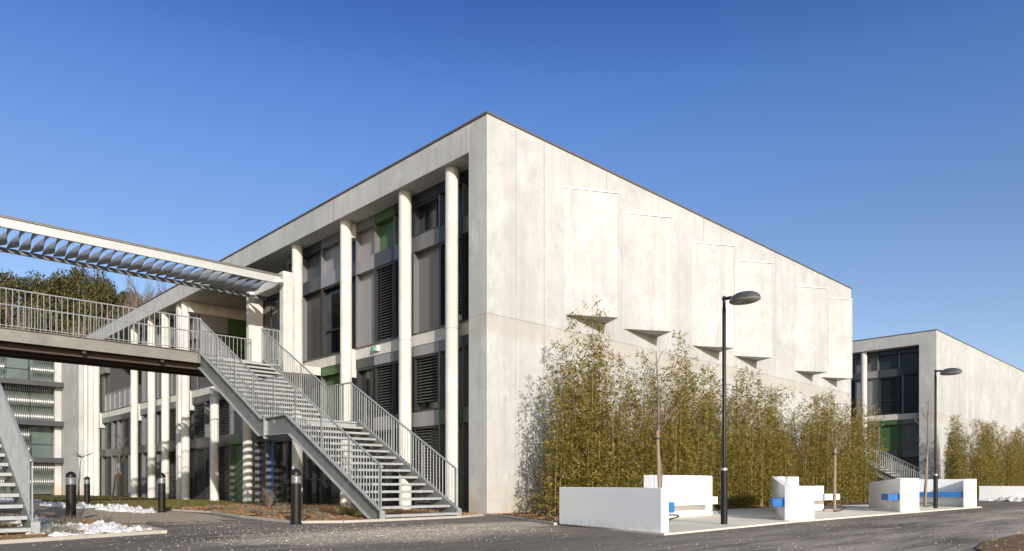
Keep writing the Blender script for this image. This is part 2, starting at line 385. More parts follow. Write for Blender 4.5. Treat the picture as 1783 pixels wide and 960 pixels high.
ISLE = [(-8.15,-1.32), (-10.5,-2.0), (-16,-3.3), (-18,9), (-8.4,8.4), (-8.05,4.6), (-7.95,.8)]
sheet('island_bed', ISLE, .03, M['mulch'], .1)
sheet('corner_bed', [(-3.1,-11.6), (-2.1,-11.16), (-.9,-10.98), (1.6,-10.97), (5,-11.2), (5,-14), (-3.5,-13)], .02, M['earth'], .1)
def edging(pts, w=.07, z=.05):
    b = MB()
    for (x0, y0), (x1, y1) in zip(pts, pts[1:]):
        d = Vector((x1-x0, y1-y0)); n = Vector((-d.y, d.x)).normalized()*w/2
        b.prism([(x0-n.x, y0-n.y), (x1-n.x, y1-n.y), (x1+n.x, y1+n.y), (x0+n.x, y0+n.y)], -.05, z)
    return b
tag(edging(BED[:8]).build('bed_kerb', M['kerb']), kind='structure')
tag(edging(ISLE[:4][::-1] + [], .09).build('island_kerb', M['kerb']), kind='structure')
tag(edging([(-7.95,.8), (-8.15,-1.32), (-8.2,-1.4)], .09).build('island_side_kerb', M['kerb']), kind='structure')
tag(edging([(-.25,-.3), (-.5,-1.05), (-2.0,-4.2)], .09).build('planting_kerb', M['kerb']), kind='structure')

def at(px, D):        # photo column + distance -> ground position
    lat = (px-891.5)/1247.69*D
    return (-12.144 + lat*.71974 + D*.69425, -13.501 - lat*.69425 + D*.71974)
def zat(py, D): return .8 + (842-py)/1247.69*D

def hill_h(x, y):
    lat = (x+12.144)*.71974 - (y+13.501)*.69425; dep = (x+12.144)*.69425 + (y+13.501)*.71974
    h = max(0, min(1, (dep-62)/55)); h = h*h*(3-2*h)
    s = max(0, min(1, (4-lat)/25)); s = s*s*(3-2*s)
    return h*s*17 + noise.noise((x*.05, y*.05, 0))*1.0*h*s - .03 - (0 if s > 0 else .5)
b = MB(); N = 46
for j in range(N+1):
    for i in range(N+1):
        x = -110 + 170*i/N; y = 46 + 150*j/N; b.v.append((x, y, hill_h(x, y)))
for j in range(N):
    for i in range(N): a = j*(N+1)+i; b.f.append((a, a+1, a+N+2, a+N+1))
tag(b.build('hill', M['hill'], smooth=True), kind='structure')

# ------------------------------------------------------------------ facade kit
ROWS = {'clere': (8.16, 9.10), 'upper': (5.27, 7.70), 'lower': (2.92, 4.58), 'ground': (.02, 2.48)}
PM = {'l': 'p_light', 'm': 'p_mid', 'k': 'p_dark', 'n': 'p_navy', 'g': 'p_green', 'u': 'blue'}
def facade_cell(root, X, y0, y1, z0, z1, kind):
    P, D = X + .62, X + .82
    if kind in PM:
        b = MB().box(D, D+.05, y0+.03, y1-.03, z0, z1)
        b.build('cladding_panel', M[PM[kind]], root)
        f = MB(); f.box(P+.012, D+.04, y1-.028, y1+.03, z0, z1)
        f.build('reveal', M['p_mid'], root.children[-1])
        return
    f = MB(); w = .065
    f.box(P+.02, D+.06, y0-.02, y0+w, z0, z1); f.box(P+.02, D+.06, y1-w, y1+.02, z0, z1)
    f.box(P+.03, D+.05, y0+w, y1-w, z0, z0+w); f.box(P+.03, D+.05, y0+w, y1-w, z1-w, z1)
    if kind == 'w' and z1-z0 > 2: f.box(D-.06, D+.05, y0+w, y1-w, z0+(z1-z0)*.36, z0+(z1-z0)*.36+w)
    if kind == 'w' and y1-y0 > 1.0: f.box(D-.04, D+.05, y0+.30, y0+.36, z0+w, z1-w)
    o = f.build('window', M['frame'], root)
    MB().box(D, D+.02, y0+w, y1-w, z0+w, z1-w).build('pane', M['glass'], o)
    if kind[0] == 'b':
        bot = z0 + w + (0.0 if len(kind) == 1 else float(kind[1:])*(z1-z0))
        s = MB(); zz = z1-w-.05
        tilt = .022
        while zz > bot:
            s.prism([(D-.125, zz-tilt), (D-.045, zz+tilt), (D-.045, zz+tilt+.008), (D-.125, zz-tilt+.008)], y0+w+.02, y1-w-.02, 'y'); zz -= .088
        for yy in (y0+w+.16, y1-w-.16): s.box(D-.088, D-.082, yy-.008, yy+.008, bot, z1-w)
        # prism axis y takes (x,z)
        s.build('blind', M['blind'], o)
def column(root, x, y, z0, z1, m='conc_col', r=.19):
    b = MB(); b.lathe([(r, 0), (r, 5.0-z0), (r-.012, 5.008-z0), (r-.012, 5.03-z0), (r, 5.038-z0), (r, z1-z0)], (x, y, z0), 28)
    return smooth_by_angle(b.build('column', M[m], root), 30)
def bracket(root, X, y, low=True, high=False):
    b = MB()
    if low: b.prism([(X+.34, 5.24), (X+.655, 5.24), (X+.655, 4.68), (X+.80, 4.52), (X+.80, 4.30), (X+.34, 4.30)], y-.15, y+.15, 'y')
    if high: b.prism([(X+.34, 9.415), (X+.80, 9.415), (X+.80, 8.92), (X+.34, 8.92)], y-.15, y+.15, 'y')
    b.build('bracket', M['conc_slab'], root, bevel=.01)

# ------------------------------------------------------------------ main building
BLD = thing('concrete_building', 'long pale concrete building with column-lined grey glazed front and windowless sunny end wall', 'building')
LEN, DEP, TOP = 44.4, 23.58, 10.21
MB().box(0, DEP, 0, .72, -.1, TOP-.04).build('end_wall', M['conc'], BLD, bevel=.012)
MB().box(0, DEP, .722, 39.9, 9.42, TOP-.04).build('roof', M['conc'], BLD, bevel=.012)
MB().box(0, DEP, 39.902, LEN, -.1, TOP-.04).build('far_wall', M['conc'], BLD)
b = MB().box(DEP-.3, DEP-.01, .722, 39.9, -.1, 9.419); b.build('rear_wall', M['conc'], BLD)
b = MB(); b.box(.9, DEP-.31, .723, 39.89, -.1, 4.9); b.box(.9, DEP-.31, .723, 12.15, 4.9, 9.418); b.box(6.2, DEP-.31, 12.15, 21.55, 4.9, 9.418)
b.box(.9, DEP-.31, 21.55, 30.2, 4.9, 9.418); b.box(3.6, DEP-.31, 30.2, 36.2, 4.9, 9.418); b.box(.9, DEP-.31, 36.2, 39.89, 4.9, 9.418)
b.build('inner_wall', M['p_dark'], BLD)
b = MB(); b.box(-.035, DEP+.03, -.035, LEN, TOP-.045, TOP+.02); b.box(-.035, DEP+.03, -.035, LEN, TOP+.02, TOP+.022)
MB().box(-.035, DEP+.03, -.035, LEN+.03, TOP-.038, TOP+.006).build('coping', M['coping'], BLD)
MB().box(.60, .898, .722, 39.9, 4.885, 5.24).build('floor_slab', M['conc_slab'], BLD, bevel=.008)
MB().box(.56, .70, .723, 39.9, 5.241, 5.268).build('sill', M['coping'], BLD)
COLY = [1.80, 4.0, 7.32, 10.68, 14.9, 18.3, 21.78, 24.54, 26.63, 29.49, 37.06, 39.3]
for y in COLY: column(BLD, .33, y, -.05, 9.419 if not 12 < y < 20 else 4.6)
for y, h in ((7.32, True), (21.9, True), (29.6, False), (37.1, False)): bracket(BLD, 0, y+.02, True, h)
MB().box(.18, .50, 22.28, 22.62, -.05, 9.418).build('pilaster', M['conc_col'], BLD, bevel=.01)
MB().box(.18, .50, 38.3, 38.62, -.05, 9.418).build('pilaster', M['conc_col'], BLD, bevel=.01)
cells = {
 'clere': [(.74,1.7,'n'),(1.7,2.75,'n'),(2.75,4.0,'w'),(4.0,5.0,'k'),(5.0,6.1,'g'),(6.1,7.2,'l'),(7.2,8.2,'n'),(8.2,9.5,'l'),(9.5,10.9,'k'),(10.9,12.1,'m')],
 'upper': [(.74,1.7,'w'),(1.7,2.75,'b.12'),(2.75,4.0,'m'),(4.0,5.0,'b.3'),(5.0,6.1,'b'),(6.1,7.2,'l'),(7.2,8.0,'n'),(8.0,9.5,'w'),(9.5,10.9,'k'),(10.9,12.1,'w')],
 'lower': [(.74,1.7,'n'),(1.7,2.75,'k'),(2.75,4.0,'b.1'),(4.0,5.0,'b'),(5.0,6.1,'b'),(6.1,7.2,'w'),(7.2,8.2,'k'),(8.2,9.5,'g'),(9.5,10.9,'w'),(10.9,12.1,'b'),(12.1,13.4,'k'),(13.4,14.7,'w'),(14.7,16.1,'k'),(16.1,17.4,'n'),(17.4,18.9,'b'),(18.9,20.2,'m'),(20.2,21.5,'b')],
 'ground': [(.74,1.7,'n'),(1.7,2.75,'g'),(2.75,4.0,'b'),(4.0,5.0,'w'),(5.0,6.1,'w'),(6.1,7.2,'w'),(7.2,8.2,'k'),(8.2,9.5,'w'),(9.5,10.9,'w'),(10.9,12.1,'w'),(12.1,13.25,'w'),(13.25,13.9,'u'),(13.9,14.9,'n'),(14.9,16.1,'w'),(16.1,17.4,'g'),(17.4,18.9,'b'),(18.9,20.2,'b'),(20.2,21.5,'b')]}
far_pat = {'clere': 'lkmnlkm', 'upper': ['m','n','m','w','m','n','m'], 'lower': ['m','w','b','m','k','b','m'], 'ground': ['k','m','w','b','m','b','k']}
for rname, pat in far_pat.items():
    y = 21.6; i = 0
    while y < 39.6:
        y1 = min(y + (1.2 if i % 3 else .95), 39.88)
        if 39.88 - y1 < .5: y1 = 39.88
        if not (rname in ('upper', 'clere') and y1 > 30.25 and y < 36.2):
            cells[rname].append((y, y1, pat[i % len(pat)]))
        y = y1; i += 1
for rname, lst in cells.items():
    z0, z1 = ROWS[rname]
    for (y0, y1, k) in lst: facade_cell(BLD, 0, y0, y1, z0, z1, k)
def spandrels(root, X, lst, rng_):
    for (y0, y1, z0, z1, k) in lst:
        MB().box(X+.62, X+.885, y0+.006, y1-.006, z0+.004, z1-.004).build('spandrel_panel', M[PM[k]], root)
def seg(z0, z1, s): return [(a, c, z0, z1, k) for a, c, k in s]
sp = []
sp += seg(9.10, 9.415, [(.74,2.75,'n'),(2.75,5.0,'n'),(5.0,6.1,'g'),(6.1,7.2,'m'),(7.2,8.2,'k'),(8.2,9.5,'m'),(9.5,10.9,'n'),(10.9,12.1,'m'),(21.6,24.6,'m'),(24.6,27.6,'k'),(27.6,30.2,'m'),(36.2,39.88,'k')])
sp += seg(7.70, 8.16, [(.74,1.7,'m'),(1.7,2.75,'k'),(2.75,5.0,'m'),(5.0,6.1,'k'),(6.1,7.2,'l'),(7.2,8.2,'k'),(8.2,9.5,'l'),(9.5,10.9,'k'),(10.9,12.1,'m'),(21.6,24.6,'m'),(24.6,27.6,'l'),(27.6,30.2,'m'),(36.2,39.88,'m')])
sp += seg(4.58, 4.885, [(.74,1.7,'k'),(1.7,2.75,'m'),(2.75,4.0,'l'),(4.0,5.0,'m'),(5.0,6.1,'l'),(6.1,7.2,'k'),(7.2,8.2,'l'),(8.2,9.5,'g'),(9.5,12.1,'k'),(12.1,16.1,'m'),(16.1,18.9,'k'),(18.9,21.6,'k'),(21.6,24.6,'m'),(24.6,27.6,'m'),(27.6,30.2,'m'),(30.2,33,'k'),(33,36.2,'m'),(36.2,39.88,'m')])
sp += seg(2.48, 2.92, [(.74,1.7,'m'),(1.7,2.75,'g'),(2.75,4.0,'l'),(4.0,5.0,'m'),(5.0,6.1,'l'),(6.1,8.2,'k'),(8.2,9.5,'k'),(9.5,12.1,'n'),(12.1,16.1,'n'),(16.1,17.4,'g'),(17.4,21.6,'k'),(21.6,24.6,'k'),(24.6,27.6,'m'),(27.6,30.2,'k'),(30.2,33,'k'),(33,36.2,'m'),(36.2,39.88,'k')])
spandrels(BLD, 0, sp, rnd)
# recessed terrace behind the bridge: return wall of grey and green panels, lit ceiling patches painted as tan sheets, beam
for (x0, x1, z0, z1, k) in [(.9,2.2,8.1,8.9,'l'),(2.2,3.6,8.1,8.9,'g'),(3.6,6.1,8.1,8.9,'m'),(.9,2.2,7.0,8.05,'m'),(2.2,3.6,7.35,8.05,'g'),(3.6,6.1,7.0,8.05,'k'),(.9,2.2,5.27,6.95,'k'),(2.2,6.1,5.27,6.95,'n')]:
    MB().box(x0+.01, x1-.01, 21.40, 21.55, z0, z1).build('cladding_panel', M[PM[k]], BLD)
MB().box(.35, 6.1, 21.35, 21.75, 8.9, 9.417).build('cross_beam', M['conc_slab'], BLD)
MB().box(.05, 6.1, 16.4, 18.6, 9.385, 9.417).build('lit_soffit_patch', M['lit_soffit'], BLD)  # thin tan sheet added under the roof in place of light on the soffit
MB().box(.05, 6.1, 19.0, 21.2, 9.385, 9.417).build('lit_soffit_patch', M['lit_soffit'], BLD)
# loggia with its parapet
b = MB().box(.62, .68, 30.2, 36.2, 5.28, 6.28); bal = b.build('balcony_panel', M['p_light'], BLD)
b = MB(); b.box(.585, .72, 30.2, 36.2, 6.281, 6.33)
for i in range(7): b.box(.59, .618, 30.25+i*.98, 30.29+i*.98, 5.28, 6.28)
b.build('balcony_rail', M['galv'], bal)
# entrance porch at the bridge
MB().box(-.82, -.46, 9.45, 9.72, 4.6, 8.04).build('porch_pier', M['conc_slab'], BLD, bevel=.01)
MB().box(-.93, .9, 11.92, 12.14, 4.6, 8.04).build('porch_wall', M['conc_slab'], BLD, bevel=.01)
MB().box(-.82, -.30, 9.722, 11.918, 7.62, 8.02).build('porch_roof', M['conc_slab'], BLD)
MB().box(-.82, .598, 9.46, 12.1, 4.62, 4.9).build('porch_floor', M['conc_slab'], BLD)
f = MB()
for y in (9.76, 10.2, 10.65, 11.3, 11.88): f.box(-.40, -.34, y-.03, y+.03, 4.92, 7.615)
f.box(-.395, -.345, 9.80, 11.85, 7.55, 7.615)
dr = f.build('entrance_door', M['frame'], BLD)
MB().box(-.38, -.36, 9.74, 11.9, 4.92, 7.55).build('pane', M['glass'], dr)
# saw-tooth window bays on the end wall
for ax in (2.93, 5.64, 9.53, 12.36, 17.44, 20.10):
    A, Bp, C = (ax, .0), (ax+1.42, -.82), (ax+1.83, 0)
    b = MB().prism([(ax, .02), A, Bp, C, (C[0], .02)], 5.56, 9.12)
    bay = b.build('window_bay', M['conc_bay'], BLD, bevel=.012)
    MB().box(ax-.022, ax-.002, -.006, .01, 5.5, 9.2).build('joint_seal', M['seal'], bay)
    MB().prism([(Bp[0]-.016, Bp[1]-.004), (Bp[0]+.004, Bp[1]-.012), (Bp[0]+.02, Bp[1]+.01), (Bp[0]+.005, Bp[1]+.012)], 5.57, 9.12).build('edge_trim', M['seal'], bay)
    fl = MB().prism([(ax-.04, -.005), (Bp[0]-.0, Bp[1]-.045), (Bp[0]+.05, Bp[1]-.01), (C[0]+.04, -.005)], 9.122, 9.155)
    fl.build('flashing', M['flash'], bay)
    d = Vector((C[0]-Bp[0], C[1]-Bp[1])); n = Vector((d.y, -d.x)).normalized()
    p0 = Vector(Bp) + d*.12 + n*-.004; p1 = Vector(Bp) + d*.9 + n*-.004
    if n.x < 0: n = -n
    b = MB().prism([tuple(p0), tuple(p1), tuple(p1+n*.02), tuple(p0+n*.02)], 5.75, 8.95)
    b.build('pane', M['glass'], bay)

# emergency-exit light on the slab edge
EX = thing('exit_light', 'small white emergency exit light box with green face on the concrete floor edge', 'exit light', (.6, 5.95, 5.06))
MB().box(.52, .598, 5.75, 6.12, 5.0, 5.17).build('housing', M['sign_white'], EX, bevel=.01)
sg = MB().box(.512, .519, 5.84, 6.11, 5.0, 5.16).build('sign_face', M['sign_green'], EX)
b = MB(); b.box(.508, .5115, 5.96, 5.985, 5.06, 5.11); b.box(.508, .5115, 5.963, 5.983, 5.118, 5.138)
b.prism([(5.985,5.06),(6.01,5.03),(6.02,5.035),(5.99,5.07)], .508, .5115, 'x'); b.prism([(5.96,5.06),(5.935,5.03),(5.945,5.025),(5.97,5.055)], .508, .5115, 'x'); b.box(.508,.5115,5.86,5.90,5.03,5.13)
b.build('pictogram', M['sign_white'], sg)
MB().tube((.56,6.0,5.0), (.56,6.0,4.89), .008).build('conduit', M['galv'], EX)

# ------------------------------------------------------------------ second building beyond the gap
X2 = 36.9
B2 = thing('concrete_building', 'smaller-looking pale concrete building behind the second street lamp at the right', 'building', (X2, 0, 0))
MB().box(X2, X2+30, 0, .97, -.1, TOP-.04).build('end_wall', M['conc'], B2, bevel=.012)
MB().box(X2, X2+30, .972, 30, 9.42, TOP-.04).build('roof', M['conc'], B2, bevel=.012)
MB().box(X2-.035, X2+30.03, -.035, 30, TOP-.038, TOP+.006).build('coping', M['coping'], B2)
MB().box(X2+.9, X2+30, .973, 30, -.1, 9.418).build('inner_wall', M['p_dark'], B2)
MB().box(X2+.60, X2+.898, .972, 30, 4.885, 5.24).build('floor_slab', M['conc_slab'], B2)
for y in (4.35, 7.6, 10.9): column(B2, X2+.33, y, -.05, 9.419)
c2 = {'clere': [(.98,2.3,'n'),(2.3,3.6,'n'),(3.6,5.0,'m'),(5.0,6.3,'k'),(6.3,7.6,'w')], 'upper': [(.98,2.1,'n'),(2.1,3.55,'w'),(3.55,5.0,'l'),(5.0,6.3,'w'),(6.3,7.6,'b')],
      'lower': [(.98,2.1,'m'),(2.1,3.55,'g'),(3.55,5.0,'l'),(5.0,6.3,'m'),(6.3,7.6,'b')], 'ground': [(.98,2.3,'k'),(2.3,3.8,'w'),(3.8,5.0,'k'),(5.0,6.3,'w'),(6.3,7.6,'m')]}
for rname, lst in c2.items():
    z0, z1 = ROWS[rname]
    for (y0, y1, k) in lst: facade_cell(B2, X2, y0, y1, z0, z1, k)
s2 = seg(9.10, 9.415, [(.98,3.6,'n'),(3.6,7.6,'k')]) + seg(7.70, 8.16, [(.98,2.1,'n'),(2.1,3.6,'k'),(3.6,5.0,'l'),(5.0,7.6,'m')])
s2 += seg(4.58, 4.885, [(.98,2.1,'m'),(2.1,3.55,'g'),(3.55,7.6,'m')]) + seg(2.48, 2.92, [(.98,2.1,'m'),(2.1,3.55,'k'),(3.55,7.6,'l')])
spandrels(B2, X2, s2, rnd)

# ------------------------------------------------------------------ glazed block closing the courtyard
GB = thing('glazed_building', 'glazed block with dark floor ledges and twisted metal screens at the far left', 'building', (-4, 44.8, 0))
MB().box(-22, -.45, 45.3, 60, -.1, 9.7).build('inner_wall', M['p_dark'], GB)
MB().box(-.44, -.02, 44.45, 60, -.1, 9.9).build('side_wall', M['conc'], GB)
MB().box(-22, -.45, 44.5, 60, 9.7, 9.95).build('roof', M['p_mid'], GB)
for z in (2.22, 4.75, 7.45):
    MB().box(-22, .02, 43.85, 45.3, z, z+.34).build('floor_ledge', M['p_dark'], GB, bevel=.01)
LV = [(.05, 2.22), (2.56, 4.75), (5.09, 7.45), (7.79, 9.7)]
for li, (z0, z1) in enumerate(LV):
    for i in range(8):
        x1 = -.46 - i*1.42; x0 = x1 - 1.42
        f = MB(); f.box(x0-.03, x0+.03, 44.9, 45.1, z0, z1); f.box(x0, x1, 44.92, 45.08, z0+(z1-z0)*.42, z0+(z1-z0)*.42+.05)
        o = f.build('window', M['frame'], GB)
        MB().box(x0+.03, x1-.03, 44.98, 45.0, z0, z1).build('pane', M['glass2'], o)
        if (i + li) % 3 != 1 and i < 5:
            b = MB(); n = 11; S = 18
            for q in range(n):
                cx = x0 + .08 + (x1-x0-.16)*q/(n-1); m = len(b.v)
                for k in range(S+1):
                    a = math.pi*2.2*k/S + li; z = z0 + .02 + (z1-z0-.04)*k/S
                    dx, dy = .04*math.cos(a), .04*math.sin(a)
                    b.v += [(cx-dx, 44.45-dy, z), (cx+dx, 44.45+dy, z)]
                for k in range(S): b.f.append((m+2*k, m+2*k+1, m+2*k+3, m+2*k+2))
            b.build('twisted_screen', M['screen'], GB, smooth=True)

# ------------------------------------------------------------------ steel stairs
def make_stair(label):
    xs, xr = -3.51, -1.48
    root = thing('steel_stair', label, 'staircase', ((xs+xr)/2, 0, 0), 'galvanised outdoor stairs')
    tops = [(-.60, .20), (3.72, 2.55), (5.14, 2.53), (9.60, 4.95)]
    bots = [(-.22, .0), (3.60, 2.08), (5.30, 2.10), (9.60, 4.46)]
    for x, sgn in ((xs, -1), (xr, 1)):
        b = MB(); b.prism([(-.60, 0)] + tops + bots[::-1], x-.008, x+.008, 'x')
        st = b.build('stringer', M['galv_d'], root)
        f = MB(); xo = x + sgn*.045
        for (a, c) in zip(tops, tops[1:]): f.prism([(a[0], a[1]), (c[0], c[1]), (c[0], c[1]+.014), (a[0], a[1]+.014)], xo-.05, xo+.05, 'x')
        for (a, c) in zip(bots, bots[1:]): f.prism([(a[0], a[1]-.014), (c[0], c[1]-.014), (c[0], c[1]), (a[0], a[1])], xo-.05, xo+.05, 'x')
        f.box(xo-.06, xo+.06, -.64, -.60, 0, .21)
        f.build('flange', M['galv'], st)
        pl = MB().box(xo-.065, xo+.065, 4.9, 4.925, 2.0, 2.56)
        for k in range(4):
            for q in (-.035, .035): pl.tube((xo+q, 4.90, 2.07+k*.14), (xo+q, 4.88, 2.07+k*.14), .014, n=6)
        pl.build('joint_plate', M['galv'], st)
        # railing
        ln = [(-.56, 1.15), (4.06, 3.62), (5.38, 3.62), (9.68, 6.0)]
        def top_z(y, L):
            for (a, c) in zip(L, L[1:]):
                if y <= c[0]: return a[1] + (c[1]-a[1])*(y-a[0])/(c[0]-a[0])
            return L[-1][1]
        r = MB(); pts = [(x, y, z) for y, z in ln]; r.path(pts, .024, 8)
        for k in range(len(pts)): r.lathe([(.001, -.024), (.024, -.01), (.024, .01), (.001, .024)], pts[k], 8)
        rl = r.build('railing', M['galv'], root)
        for y in (-.52, .75, 2.0, 3.3, 4.5, 5.7, 6.95, 8.25, 9.55):
            MB().box(x-.007+sgn*.02, x+.007+sgn*.02, y-.034, y+.034, top_z(y, tops)-.15, top_z(y, ln)).build('post', M['galv'], rl)
        bl = MB(); y = -.42
        while y < 9.5:
            bl.tube((x, y, top_z(y, tops)+.02), (x, y, top_z(y, ln)), .0115, n=5, cap=False); y += .118
        bl.build('balusters', M['galv'], rl)
    def tread(y, z, d):
        t = MB(); t.box(xs+.012, xr-.012, y, y+d, z-.038, z); t.box(xs+.012, xr-.012, y-.004, y+.02, z-.052, z+.002)
        t.box(xs+.012, xr-.012, y+d-.012, y+d, z-.062, z)
        t.build('tread', M['tread'], root)
    for i in range(14): tread(-.66+.312*i, .125+.17*i, .30)
    for i in range(13): tread(5.16+.318*i, 2.50+.17*(i+1), .30)
    lb = MB(); lb.box(xs+.012, xr-.012, 3.70, 5.15, 2.46, 2.50)
    for q in range(4): lb.box(xs+.012, xr-.012, 3.75+q*.44, 3.79+q*.44, 2.34, 2.459)
    lb.build('landing', M['tread'], root)
    return root
ST = make_stair('grey galvanised steel stair climbing to the footbridge in front of the columns')
st = copy_tree(ST); st.location.x += -8.36; st['label'] = 'grey steel stair cut off by the left edge beside the snowy bed'
st = copy_tree(ST); st.location.x += X2 - .2; st['label'] = 'far steel stair rising behind the white bench walls towards the second building'

# ------------------------------------------------------------------ footbridge
FB = thing('footbridge', 'steel footbridge with bar railings leading into the porch of the long building', 'footbridge', (-9, 10.6, 0))
XE = -20.0
MB().box(XE, -.83, 9.62, 11.72, 4.80, 4.87).build('deck', M['tread'], FB)
b = MB(); b.box(XE, -3.56, 9.585, 9.60, 4.60, 4.93); b.box(XE, -3.56, 9.53, 9.60, 4.93, 4.945); b.box(XE, -3.56, 9.53, 9.60, 4.585, 4.60)
b.box(-3.60, -3.555, 9.50, 9.60, 4.58, 4.94)
for k in range(3): b.tube((-3.60, 9.5, 4.66+k*.09), (-3.60, 9.485, 4.66+k*.09), .012, n=6)
b.build('fascia_beam', M['beam'], FB)
b = MB(); b.box(XE, -.9, 11.73, 11.75, 4.58, 4.93); b.box(XE, -.9, 11.75, 11.81, 4.93, 4.945); b.build('fascia_beam', M['beam'], FB)
for y in (9.9, 10.6, 11.35):
    MB().box(XE, -.9, y-.05, y+.05, 4.42, 4.798).build('joist', M['joist'], FB)
for k in range(9):
    MB().box(-2.6-k*2.1, -2.5-k*2.1, 9.62, 11.72, 4.5, 4.70).build('cross_member', M['joist'], FB)
for x in (-15.5,):
    MB().tube((x, 10.6, 0), (x, 10.6, 4.42), .12, n=16).build('support_post', M['galv_d'], FB)
def rail_run(x0, x1, y):
    r = MB()
    r.tube((x0, y, 6.0), (x1, y, 6.0), .021); r.tube((x0, y, 5.02), (x1, y, 5.02), .013, n=6)
    for x in (x0, x1): r.box(x-.02, x+.02, y-.02, y+.02, 4.86, 6.01)
    o = r.build('railing', M['galv'], FB)
    b = MB(); n = max(1, int(abs(x1-x0)/.142))
    for i in range(n):
        x = x0 + (x1-x0)*(i+.5)/n; b.tube((x, y, 5.02), (x, y, 6.0), .010, n=5, cap=False)
    b.build('balusters', M['galv'], o)
rail_run(-9.80, -3.51, 9.63); rail_run(XE, -11.9, 9.63); rail_run(-1.48, -.86, 9.63); rail_run(XE, -.95, 11.70)

# pergola of twisted strips over the bridge
PG = thing('pergola', 'white steel pergola of twisted metal strips over the footbridge', 'pergola', (-9, 10.6, 7.5))
b = MB(); b.box(XE, -.93, 9.38, 9.395, 7.555, 7.81); b.box(XE, -.93, 9.32, 9.395, 7.54, 7.555); b.box(XE, -.93, 9.32, 9.395, 7.81, 7.825); b.build('edge_beam', M['perg'], PG)
b = MB(); b.box(XE, -.93, 9.30, 9.42, 7.826, 7.846); b.build('top_flange', M['coping'], PG)
b = MB(); b.box(XE, -.4, 11.6, 11.615, 7.50, 7.62); b.box(XE, -.4, 11.615, 11.68, 7.50, 7.515); b.build('edge_beam', M['galv_d'], PG)
k = 0; x = -1.25
while x > XE + .3:
    b = MB(); S = 16; m = 0
    for i in range(S+1):
        t = i/S; y = 9.42 + 2.17*t; a = R(-8) + R(205)*t + .12*math.sin(k*2.1)
        dx, dz = .118*math.cos(a), .118*math.sin(a)
        b.v += [(x-dx, y, 7.64-dz), (x+dx, y, 7.64+dz)]
    for i in range(S): b.f.append((2*i, 2*i+1, 2*i+3, 2*i+2))
    o = b.build('twisted_strip', M['strip'], PG, smooth=True)
    so = o.modifiers.new('solid', 'SOLIDIFY'); so.thickness = .006
    x -= .288; k += 1
for (x, y) in ((-.98, 9.33), (-.98, 11.58)):
    b = MB(); b.lathe([(.02, -.06), (.10, -.05), (.125, 0), (.10, .05), (.02, .06)], (x, y, 7.62), 16); b.build('end_cap', M['sign_white'], PG, smooth=True)

# ------------------------------------------------------------------ bench walls
def plate(b, p0, p1, th, z0, z1, side=1, z1b=None):
    d = Vector((p1[0]-p0[0], p1[1]-p0[1])); n = Vector((-d.y, d.x)).normalized()*th*side
    q = [p0, p1, (p1[0]+n.x, p1[1]+n.y), (p0[0]+n.x, p0[1]+n.y)]
    za, zb = z1, (z1 if z1b is None else z1b); h = [za, zb, zb, za]
    if side < 0: q = q[::-1]; h = h[::-1]
    return b.prism(q, z0, h)
G0 = .028
BA = thing('bench_wall', 'low plain white wall nearest the road, grey shaded face, blue seat behind it', 'bench wall', (-2.3, -5.7, .03), 'white bench walls')
plate(MB(), (-2.02,-4.3), (-2.69,-7.06), .155, G0, .73, 1).build('wall', M['white'], BA, bevel=.008)
plate(MB(), (-1.93,-4.9), (-2.34,-6.68), .46, .31, .485, 1).build('seat', M['blue'], BA, bevel=.008)
BB = thing('bench_wall', 'tall square white back wall with white seat slab behind the black lamp post', 'bench wall', (2.2, -4.2, .03), 'white bench walls')
MB().box(1.0, 3.50, -4.32, -4.08, G0, .985).build('wall', M['white'], BB, bevel=.008)
MB().box(.55, 3.02, -4.74, -4.322, .315, .49).build('seat', M['white'], BB, bevel=.008)
BC = thing('bench_wall', 'angled white wall with sloping top, small blue seat and white seat, beside the middle sapling', 'bench wall', (4.5, -5.5, .03), 'white bench walls')
MB().box(2.26, 3.38, -6.86, -6.72, G0, .735).build('end_plate', M['white'], BC, bevel=.008)
plate(MB(), (2.28,-6.71), (8.05,-3.60), .14, G0, .735, -1, 1.0).build('wall', M['white'], BC, bevel=.006)
MB().box(8.07, 9.30, -3.86, -3.72, G0, 1.0).build('back_plate', M['white'], BC, bevel=.008)
MB().box(6.35, 8.8, -4.82, -4.68, G0, .73).build('side_plate', M['white'], BC, bevel=.008)
MB().box(6.0, 9.0, -5.20, -4.822, .33, .50).build('seat', M['white'], BC, bevel=.008)
d = Vector((5.85, 3.16)).normalized(); nn = Vector((-d.y, d.x)); p = Vector((2.28, -6.71))
q = [p + d*.03 + nn*.002, p + d*1.5 + nn*.002, p + d*1.5 + nn*.23, p + d*.03 + nn*.23]
MB().prism([tuple(v) for v in q], .315, .485).build('seat', M['blue'], BC, bevel=.008)
BD = thing('bench_wall', 'angled white wall with blue seat left of the leaning sapling', 'bench wall', (10.5, -6, .03), 'white bench walls')
MB().box(8.72, 9.85, -7.02, -6.88, G0, .945).build('end_plate', M['white'], BD, bevel=.008)
plate(MB(), (8.74,-6.87), (12.86,-4.62), .14, G0, .945, -1, .82).build('wall', M['white'], BD, bevel=.006)
p = Vector((8.74, -6.87)); q = [p + d*.03 + nn*.002, p + d*1.0 + nn*.002, p + d*1.0 + nn*.28, p + d*.03 + nn*.28]
MB().prism([tuple(v) for v in q], .34, .51).build('seat', M['blue'], BD, bevel=.008)
BE = thing('bench_wall', 'white wall with long blue seat behind the farther black lamp post', 'bench wall', (15, -5.6, .03), 'white bench walls')
MB().box(14.46, 15.42, -7.10, -6.95, G0, .945).build('end_plate', M['white'], BE, bevel=.008)
MB().box(14.92, 15.08, -6.948, -4.7, G0, .94).build('wall', M['white'], BE, bevel=.008)
